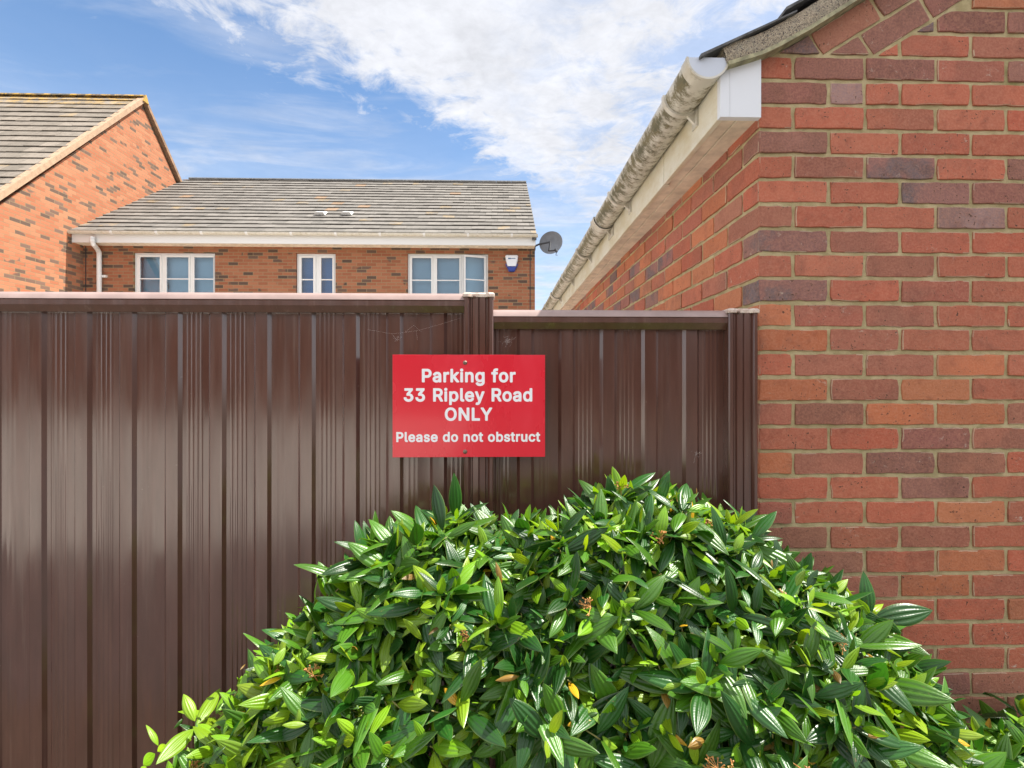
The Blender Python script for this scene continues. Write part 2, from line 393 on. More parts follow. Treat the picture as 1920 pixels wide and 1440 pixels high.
ground()

# ================================================================ brick wall machinery
PAL = {'r': ((.40, .108, .062), .16), 'o': ((.45, .148, .068), .12), 'm': ((.34, .108, .072), .30), 'p': ((.24, .100, .080), .50),
       'b': ((.24, .11, .098), 1.0), 'n': ((.31, .115, .075), .20), 'g': ((.30, .185, .175), .3)}
def clip(poly, a, b, c):
    """keep a*u+b*v<=c"""
    out = []
    for i in range(len(poly)):
        p, q = poly[i], poly[(i+1) % len(poly)]; fp = a*p[0]+b*p[1]-c; fq = a*q[0]+b*q[1]-c
        if fp <= 0: out.append(p)
        if (fp < 0 < fq) or (fq < 0 < fp):
            k = fp/(fp-fq); out.append((p[0]+(q[0]-p[0])*k, p[1]+(q[1]-p[1])*k))
    return out
def brick(mb, poly, fn, code, step=.02, jit=.0011, eff=None):
    """one brick face standing proud of the mortar; fn(u,v,h)->point"""
    if len(poly) < 3: return
    area = abs(sum(poly[i][0]*poly[(i+1) % len(poly)][1]-poly[(i+1) % len(poly)][0]*poly[i][1] for i in range(len(poly))))/2
    if area < .0006: return
    base, da = PAL[code]; k = random.uniform(.86, 1.12); g = random.uniform(-.012, .016)
    mb.col = (base[0]*k, max(.02, base[1]*k+g), base[2]*k+g*.6, 1)
    mb.par = (min(1, max(0, da+random.uniform(-.1, .15)+(.25 if random.random() < .12 else 0))), random.random(),
              eff if eff is not None else (random.random() < .22)*random.uniform(.3, .9)+.06, 1)
    pts = []
    cu = sum(p[0] for p in poly)/len(poly); cv = sum(p[1] for p in poly)/len(poly)
    ph = [random.uniform(0, 6.3) for _ in range(4)]
    for i in range(len(poly)):
        p, q = poly[i], poly[(i+1) % len(poly)]; L = math.hypot(q[0]-p[0], q[1]-p[1]); n = max(1, int(L/step))
        for j in range(n): pts.append((p[0]+(q[0]-p[0])*j/n, p[1]+(q[1]-p[1])*j/n, j == 0))
    H = .0062+random.uniform(-.0020, .0018); tu, tv = random.uniform(-.007, .007), random.uniform(-.012, .012)
    ring = []
    for (u, v, corner) in pts:
        w_ = math.sin(u*60+ph[0])*.0007+math.sin(v*90+u*25+ph[1])*.0006
        s = (random.uniform(.0006, .0036) if corner else 0)+random.uniform(-jit, jit)*1.1+(random.uniform(.001, .003) if random.random() < .04 else 0)
        L = math.hypot(u-cu, v-cv) or 1; ring.append((u-(u-cu)/L*s+w_*.4, v-(v-cv)/L*s+w_))
    n = len(ring); vs = []
    for ins, hh in ((0, -.006), (0, H-.0022), (.0010, H-.0006), (.0030, H)):
        for (u, v) in ring:
            L = math.hypot(u-cu, v-cv) or 1; du, dv = (u-cu)/L*ins, (v-cv)/L*ins
            du = math.copysign(ins, u-cu)*.8 if ins else 0; dv = math.copysign(ins, v-cv)*.8 if ins else 0
            h = hh+(tu*(u-cu)+tv*(v-cv) if hh > 0 else 0)+(random.uniform(-.0003, .0003) if ins else 0)
            vs.append(fn(u-du, v-dv, h))
    fs = [(r*n+i, r*n+(i+1) % n, (r+1)*n+(i+1) % n, (r+1)*n+i) for r in range(3) for i in range(n)]
    fs.append(tuple(range(3*n, 4*n)))
    k0 = len(mb.c); mb.add(vs, fs)
    # worn, mortar-smeared arrises: short runs of the edge faces are paler
    run = 0; cc = mb.col
    for i in range(n):
        if run <= 0 and random.random() < .10: run = random.randint(2, 6); tn = random.uniform(.3, .8)
        if run > 0:
            run -= 1; cl = tuple(cc[q]*(1-tn)+(.50, .42, .30)[q]*tn for q in range(3))+(1,)
            mb.c[k0+2*n+i] = cl; mb.c[k0+n+i] = cl

GY = 1.57                                             # front face of the garage
GX = at(1423, 500, GY)[0]                             # its corner
GAUGE = .0763
def rowz(k): return 2.525-k*GAUGE                     # centre of course k counted down from the eaves
PITCH = .225; BH = .0648; JOINT = .0105
ROWS = {0: 'rppm', 1: 'pgrrr', 2: 'rrrr', 3: 'prrr', 4: 'rmbrp', 5: 'rrbp', 6: 'nrrgr', 7: 'bmrr', 8: 'rrnrr', 9: 'brmr',
        10: 'ommrr', 11: 'onrr', 12: 'rmnor', 13: 'onor', 14: 'mnoon', 15: 'rrpn', 16: 'ompnr', 17: 'rrpr', 18: 'mrror', 19: 'nrnrr',
        20: 'rnror', 21: 'nnorr', 22: 'rnrro', 23: 'nnrrr', 24: 'rnnrr', 25: 'nnpnr', 26: 'nnrnn'}
def corner_code(k):
    return ROWS[k][0] if k in ROWS and ROWS[k] else 'r'
ZTOP_EAVE = rowz(0)+BH/2+JOINT/2
SL = math.tan(R(32))
# raking line under the verge board, measured in the front plane
ux, uz = at(1522, 54, GY)
def rake(xx, off=0): return uz+(xx-ux)*SL-off/math.cos(R(32))     # z of the line 'off' metres below the verge board
GW = 3.3                                             # garage width
GD = 6.3                                             # garage length
RX = GX+GW/2                                         # ridge

garage = empty('brick_garage', (GX+GW/2, GY+GD/2, 0), 'single storey red brick garage with a pitched roof, right of the brown fence', 'garage')
def front(u, v, h): return (u, GY+.0045-h, v)
def side(u, v, h): return (GX+.0045-h, GY+u, v)
mb = MB()
rnd_codes = 'rrrrrooormmnnnpb'
for k in range(-9, 33):
    z0 = rowz(k)-BH/2; z1 = z0+BH
    even = k % 2 == 0
    edges = [0, .1025+JOINT/2] if even else [0]
    if k == 1: edges = [0, .2195, .2195+.1125, .2195+.225]
    while edges[-1] < GW: edges.append((edges[-1]+PITCH) if edges[-1] > 0 else .2195)
    for i in range(len(edges)-1):
        a = GX+edges[i]+(JOINT/2 if i else .0); b = GX+min(edges[i+1], GW)-JOINT/2
        if b-a < .03: continue
        code = ROWS[k][i] if (k in ROWS and i < len(ROWS[k])) else random.choice(rnd_codes)
        dz = random.uniform(-.0012, .0012)
        poly = [(a+random.uniform(-.001, .001), z0+dz), (b+random.uniform(-.001, .001), z0+dz), (b, z1+dz), (a, z1+dz)]
        if k < 0:
            # cut under the raking courses, both slopes
            c0 = uz-ux*SL-.178/math.cos(R(32))
            poly = clip(poly, -SL, 1, c0) if poly else poly
            poly = clip(poly, SL, 1, c0+2*RX*SL) if poly else poly
        brick(mb, poly, front, code)
# two raking courses under the verge
ca, sa = math.cos(R(32)), math.sin(R(32))
for c_ in range(2):
    for side_ in (0, 1):
        for j in range(-2, 12):
            s0 = j*PITCH+(.105 if c_ else -.03)+.02; s1 = s0+PITCH-JOINT
            o0 = .012+c_*.083; o1 = o0+.073
            q = []
            for (s_, o_) in ((s0, o1), (s1, o1), (s1, o0), (s0, o0)):
                q.append((ux+s_*ca+o_*sa, uz+s_*sa-o_*ca))
            q = clip(q, 0, -1, -(ZTOP_EAVE+.008))
            q = clip(q, 1, 0, RX-.005) if q else q
            q = clip(q, -1, 0, -(GX+.05)) if q else q
            if side_: q = [(2*RX-u, v) for u, v in q][::-1]
            if q: brick(mb, q, front, random.choice('ppbpn') if j < 3 else random.choice(rnd_codes), eff=.55)
# side wall
random.seed(21)
for k in range(-1, 33):
    z0 = rowz(k)-BH/2; z1 = z0+BH; even = k % 2 == 0
    edges = [0, .2195] if even else [0, .1025+JOINT/2]
    while edges[-1] < GD: edges.append(edges[-1]+PITCH)
    for i in range(len(edges)-1):
        a = edges[i]+(JOINT/2 if i else 0); b = min(edges[i+1], GD)-JOINT/2
        if b-a < .03: continue
        code = corner_code(k) if i == 0 else random.choice('ooooorrormmnpbbb')
        dz = random.uniform(-.0012, .0012)
        brick(mb, [(a, z0+dz), (b, z0+dz), (b, z1+dz), (a, z1+dz)], side, code, step=.03 if i < 8 else .2)
wall = mb.build('brickwork', M['brick'], garage, attrs=True, fixn=False)
# mortar body: slab following the gable outline, set back behind the brick faces
mb = MB()
zt = lambda xx: min(rake(xx, .004), rake(2*RX-xx, .004))
outline = [(GX+.0035, 0), (GX+GW-.002, 0), (GX+GW-.002, ZTOP_EAVE), (RX, zt(RX)), (GX+.05, max(ZTOP_EAVE, zt(GX+.05))), (GX+.0035, ZTOP_EAVE)]
mb.prism(outline, lambda u, v, t: (u, t, v), GY+.0035, GY+.22)
mb.box(GX+.0035, GX+.20, GY+.22, GY+GD-.004, 0, ZTOP_EAVE)
mb.box(GX+GW-.2, GX+GW-.002, GY+.22, GY+GD-.004, 0, ZTOP_EAVE)
mb.prism([(p[0], p[1]) for p in outline], lambda u, v, t: (u, t, v), GY+GD-.004, GY+GD+.2)
mb.build('mortar', M['mortar'], garage)

# ---- fascia box, soffit, barge end
FX = at(1350, 200, GY-.012)[0]; ZS = at(1385, 219, GY-.012)[1]; ZF = at(1385, 107, GY-.012)[1]
YE = GY+GD+.1
mb = MB(); mb.box(FX, FX+.018, GY+.006, YE, ZS, ZF-.012)
fas = mb.build('fascia_board', M['fascia'], garage, bevel=.0015)
for y_ in (2.09, 4.9):
    mb = MB(); mb.box(FX-.003, FX+.022, y_, y_+.03, ZS-.003, ZF-.013); mb.build('fascia_joint', M['fascia'], garage, bevel=.001)
mb = MB()
mb.box(FX+.020, FX+.062, GY+.006, YE, ZS+.004, ZS+.012); mb.box(FX+.065, GX+.003, GY+.006, YE, ZS+.003, ZS+.011)
mb.build('soffit', M['soffit'], garage, bevel=.001)
mb = MB()   # white box end with sloping top
bx = [(FX-.001, ZS-.003), (GX-.001, ZS-.003), (GX-.001, ZF+.018), (GX-.07, ZF+.002), (FX-.001, ZF-.006)]
mb.prism(bx, lambda u, v, t: (u, t, v), GY-.016, GY+.006)
mb.box(FX+.028, FX+.0295, GY-.0175, GY-.016, ZS-.002, ZF-.006)
mb.build('box_end', M['white_clean'], garage, bevel=.0015)

# ---- gutter
GR = .062; gc = at(1328, 107, GY-.035); GCX, GCZ = gc
def half(r, n=22): return [(GCX-r*math.cos(math.pi*i/n), GCZ-r*math.sin(math.pi*i/n)) for i in range(n+1)]
GY0 = GY-.035
def pipe(mb, r0, r1, ya, yb):
    o, i_ = half(r1), half(r0)[::-1]
    mb.prism(o+i_, lambda u, v, t: (u, t, v), ya, yb)
mb = MB(); nseg = 26
# length of trough, a whisker uneven so that it is not ruler straight
o, i_ = half(GR), half(GR-.003)[::-1]; poly = o+i_; n = len(poly); vs = []; ys = [GY0+.004+(YE-GY0-.01)*j/nseg for j in range(nseg+1)]
for y_ in ys:
    dx = .0015*math.sin(y_*2.1); dz = .002*math.sin(y_*1.7+1)
    vs += [(u+dx, y_, v+dz) for u, v in poly]
fs = [(j*n+i, j*n+(i+1) % n, (j+1)*n+(i+1) % n, (j+1)*n+i) for j in range(nseg) for i in range(n)]
mb.add(vs, fs)
gut = mb.build('gutter', M['gutter'], garage, smooth=40)
mb = MB(); mb.prism(half(GR-.001), lambda u, v, t: (u, t, v), GY0+.002, GY0+.006)
mb.build('gutter_end', mat('blue_white_plastic', (.50, .54, .62), rough=.25), gut)
mb = MB(); pipe(mb, GR-.002, GR+.004, GY0-.001, GY0+.012); pipe(mb, GR, GR+.0025, GY0+.012, GY0+.05)
mb.build('end_collar', M['gutter_clean'], gut, smooth=40)
def bracket(y_, wide):
    mb = MB(); pipe(mb, GR, GR+.009, y_, y_+wide)
    if wide > .06: pipe(mb, GR+.004, GR+.011, y_, y_+.014); pipe(mb, GR+.004, GR+.011, y_+wide-.014, y_+wide)
    # web back to the fascia
    web = [(GCX+.012, GCZ-.066), (FX-.001, GCZ-.100), (FX-.001, GCZ-.004), (GCX+GR+.003, GCZ-.004), (GCX+.058, GCZ-.026)]
    mb.prism(web, lambda u, v, t: (u, t, v), y_+wide/2-.006, y_+wide/2+.006)
    mb.box(FX-.006, FX, y_-.012, y_+wide+.012, GCZ-.108, GCZ-.004)
    return mb.build('gutter_bracket', M['gutter_clean'], gut, smooth=40)
for y_, wd in ((1.74, .02), (2.62, .022), (3.02, .10), (3.72, .022), (4.60, .022), (5.5, .10), (6.35, .022), (7.2, .022)): bracket(y_, wd)

# ---- garage roof: tiles, verge mortar, undercloak
A_ = [at(px_, py_, GY-.045) for px_, py_ in ((1368, 121), (1400, 111), (1432, 101), (1462, 87), (1522, 54), (1603, 3))]
dx_, dz_ = A_[-1]; line = A_+[(RX, dz_+(RX-dx_)*SL)]
def strip(line, o0, o1):
    """band between offsets o0..o1 above a polyline"""
    lo = []; hi = []
    for i, (x_, z_) in enumerate(line):
        p = line[max(0, i-1)]; q = line[min(len(line)-1, i+1)]; L = math.hypot(q[0]-p[0], q[1]-p[1]); nx, nz = -(q[1]-p[1])/L, (q[0]-p[0])/L
        if i == len(line)-1: nx, nz = 0, 1/math.cos(R(32))
        lo.append((x_+nx*o0, z_+nz*o0)); hi.append((x_+nx*o1, z_+nz*o1))
    return lo, hi
def band(mb, line, o0, o1, ya, yb):
    for ln in (line, [(2*RX-x_, z_) for x_, z_ in line][::-1]):
        lo, hi = strip(ln, o0, o1) if ln is line else (None, None)
        if lo is None:
            lo, hi = strip(line, o0, o1); lo = [(2*RX-x_, z_) for x_, z_ in lo]; hi = [(2*RX-x_, z_) for x_, z_ in hi]
        mb.prism(lo+hi[::-1], lambda u, v, t: (u, t, v), ya, yb)
mb = MB(); band(mb, line, 0, .011, GY-.045, GY+.05); mb.build('undercloak', M['undercloak'], garage)
mb = MB(); mo_line = [(x_-.004, z_) for x_, z_ in line]
# lumpy mortar bed: many short pieces with slight relief
lo, hi = strip(line, .0115, .064)
def lerp(P_, s):
    k = min(len(P_)-2, int(s)); f = s-k; return (P_[k][0]+(P_[k+1][0]-P_[k][0])*f, P_[k][1]+(P_[k+1][1]-P_[k][1])*f)
NS = 70; vs = []; fs = []
for i in range(NS+1):
    s = (len(lo)-1)*i/NS; a = lerp(lo, s); b = lerp(hi, s)
    for j in range(6):
        f = j/5; vs.append((a[0]+(b[0]-a[0])*f, GY-.036-.004*math.sin(3.14*f)+random.uniform(-.0012, .0012), a[1]+(b[1]-a[1])*f))
for i in range(NS):
    for j in range(5): fs.append((i*6+j, (i+1)*6+j, (i+1)*6+j+1, i*6+j+1))
mb.add(vs, fs); vs2 = [(2*RX-x_, y_, z_) for x_, y_, z_ in vs]; mb.add(vs2, [f[::-1] for f in fs])
mb.box(RX-.03, RX+.03, GY-.03, GY+.03, dz_+(RX-dx_)*SL-.02, dz_+(RX-dx_)*SL+.05)
e0 = line[0]; mb.add([(lo[0][0], GY-.036, lo[0][1]), (hi[0][0], GY-.036, hi[0][1]), (hi[0][0], GY+.05, hi[0][1]), (lo[0][0], GY+.05, lo[0][1])], [(0, 1, 2, 3)])
mb.build('verge_mortar', M['verge'], garage, smooth='all')
# tiles: stepped slabs up the slope
def garage_tiles():
    mb = MB(); t0 = at(1322, 106, GY-.05); x0, z0 = t0
    for s_ in (0, 1):
        j = 0; sx = x0; sz = z0
        while sx < RX:
            L = .305; ex = min(sx+L*ca, RX); ez = sz+(ex-sx)*SL*(.86 if j == 0 else 1)
            q = [(sx-.012, sz-.000), (ex+.02, ez+.001), (ex+.02, ez+.006), (sx-.012, sz+.009)]
            if s_: q = [(2*RX-u, v) for u, v in q][::-1]
            mb.col = (.12*random.uniform(.8, 1.1), .105, .09, 1)
            mb.prism(q, lambda u, v, t: (u, t, v), GY-.052+random.uniform(0, .004), GY+GD+.15)
            sx, sz = ex, ez+.006; j += 1
    r = [(RX-.13, sz-.06), (RX-.06, sz+.02), (RX, sz+.045), (RX+.06, sz+.02), (RX+.13, sz-.06)]
    mb.prism(r, lambda u, v, t: (u, t, v), GY-.056, GY+GD+.155)
    mb.build('roof', M['tile_dark'], garage)
garage_tiles()

# ================================================================ metal fence
FYF = 1.556      # ridge face of the sheets
postx = [(at(870, 700, 1.522)[0], at(925, 700, 1.522)[0]), (at(1367, 700, 1.522)[0], at(1423, 700, 1.522)[0]-.002)]
ZT1 = at(500, 549, 1.53)[1]; ZT2 = at(1150, 582, 1.53)[1]
PZ1 = at(897, 552, 1.52)[1]; PZ2 = at(1395, 582, 1.52)[1]
fence = empty('metal_fence', (0, FYF, 0), 'dark brown ribbed metal fence with a stepped top rail beside the brick garage', 'fence')
RP = .1312; RUN = .009; DEP = .0088; RIDGE = .034
XR0 = at(163, 700, FYF)[0]   # right end of a ridge (the strip) near the left edge of the photo
def sheet(name, xa, xb, ztop, phase, pitch, ridge_w=RIDGE):
    """corrugated sheet: narrow proud ridges, wide valleys with micro ribs"""
    prof = [(xa, None)]
    k0 = int((xa-phase)/pitch)-2; pts = []
    for k in range(k0, k0+int((xb-xa)/pitch)+6):
        e_ = phase+k*pitch+random.uniform(-.0012, .0012)         # right shoulder of ridge k
        pts += [(e_-ridge_w-RUN, DEP), (e_-ridge_w, 0), (e_-ridge_w*.5, .0004), (e_, 0), (e_+RUN, DEP)]
        v0 = e_+RUN; v1 = e_+pitch-ridge_w-RUN; wv = v1-v0
        mic = (k % 3)
        for m in range(4 if mic != 1 else 3):
            cx_ = v0+wv*(.2+.17*m)+random.uniform(-.001, .001)
            h = .0008 if mic != 1 else .0003
            pts += [(cx_-.0045, DEP), (cx_-.0018, DEP-h), (cx_+.0018, DEP-h), (cx_+.0045, DEP)]
    pts = sorted([p for p in pts if xa < p[0] < xb]); pts = [(xa, DEP)]+pts+[(xb, DEP)]
    zs = [.05, .35, .7, 1.05, 1.4, ztop-.03]
    vs = []
    for zi, z_ in enumerate(zs):
        for (x_, d_) in pts: vs.append((x_, FYF+d_+.0014*math.sin(x_*3.1+z_*1.9), z_))
    n = len(pts); fs = [(j*n+i, j*n+i+1, (j+1)*n+i+1, (j+1)*n+i) for j in range(len(zs)-1) for i in range(n-1)]
    mb = MB(); mb.add(vs, fs); o = mb.build(name, M['fence'], fence, smooth=12, fixn=False)
    s = o.modifiers.new('s', 'SOLIDIFY'); s.thickness = .0008; s.offset = -1; s.use_rim = False
    return o
random.seed(5)
jx = at(408, 700, FYF)[0]
sheet('fence_panel', -4.6, postx[0][0]+.02, ZT1, XR0, RP)
sheet('fence_panel', postx[0][1]-.02, postx[1][0]+.02, ZT2, at(1152, 700, FYF)[0], .1265)
def rail(xa, xb, zt_):
    Y0 = 1.530
    pr = [(Y0+.016, zt_), (Y0+.006, zt_-.009), (Y0+.0015, zt_-.0195), (Y0, zt_-.022), (Y0, zt_-.036), (Y0+.0015, zt_-.038), (Y0+.014, zt_-.0555),
          (Y0+.0155, zt_-.0555), (Y0+.06, zt_-.0555), (Y0+.06, zt_-.02), (Y0+.05, zt_)]
    mb = MB(); mb.prism(pr, lambda u, v, t: (t, u, v), xa, xb)
    r_ = mb.build('top_rail', M['fence'], fence, bevel=.0012)
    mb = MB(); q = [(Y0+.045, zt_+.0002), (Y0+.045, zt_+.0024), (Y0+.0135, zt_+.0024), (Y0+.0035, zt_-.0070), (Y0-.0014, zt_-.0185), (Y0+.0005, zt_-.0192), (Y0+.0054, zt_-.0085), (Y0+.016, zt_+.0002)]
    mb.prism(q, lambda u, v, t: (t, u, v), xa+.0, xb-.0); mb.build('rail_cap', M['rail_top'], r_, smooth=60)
    return r_
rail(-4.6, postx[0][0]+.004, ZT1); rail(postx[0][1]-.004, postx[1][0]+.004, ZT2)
def post(xa, xb, ztop):
    w_ = xb-xa; Y0 = 1.522
    pr = [(0, .05), (0, .004), (.003, 0), (.012, 0), (.017, .006), (.019, .010), (.023, .010), (.026, .004), (.041, .0035), (.043, .0075), (.0445, .0075), (.0465, .0035),
          (.062, .004), (.065, .010), (.069, .010), (.071, .006), (.075, 0), (.083, 0), (.086, .003), (.086, .05)]
    q = [(xa+u/.086*w_, Y0+d) for u, d in pr]
    mb = MB(); mb.prism(q, lambda u, v, t: (u, v, t), 0, ztop)
    p_ = mb.build('post', M['fence'], fence, smooth=25)
    mb = MB()
    cpr = [(xa-.004, Y0+.058), (xa-.004, Y0-.002), (xa+.013, Y0-.005), (xa+.022, Y0+.004), (xa+w_*.5, Y0+.0015), (xb-.022, Y0+.004), (xb-.013, Y0-.005), (xb+.004, Y0-.002), (xb+.004, Y0+.058)]
    cx_ = (xa+xb)/2; cy_ = Y0+.03; n = len(cpr)
    vs = [(u, v, ztop-.007) for u, v in cpr]+[(u, v, ztop+.002) for u, v in cpr]+[(cx_+(u-cx_)*.90, cy_+(v-cy_)*.86, ztop+.007) for u, v in cpr]
    fs = [(r*n+i, r*n+(i+1) % n, (r+1)*n+(i+1) % n, (r+1)*n+i) for r in range(2) for i in range(n)]+[tuple(range(2*n, 3*n)), tuple(range(n))[::-1]]
    mb.add(vs, fs); c_ = mb.build('post_cap', M['cap'], p_, bevel=.0012)
    c_.matrix_parent_inverse = Matrix()
    mb = MB(); Mx = Matrix.Translation((xa+.030, Y0+.001, ztop-.006)) @ Matrix.Rotation(R(90), 4, 'X')
    mb.lathe([(0, .004), (.003, .0035), (.0045, 0), (.0045, -.006)], Mx, 12); s_ = mb.build('screw', M['screw'], p_, smooth=True)
    s_.matrix_parent_inverse = Matrix()
    return p_
post(*postx[0], PZ1); post(*postx[1], PZ2)

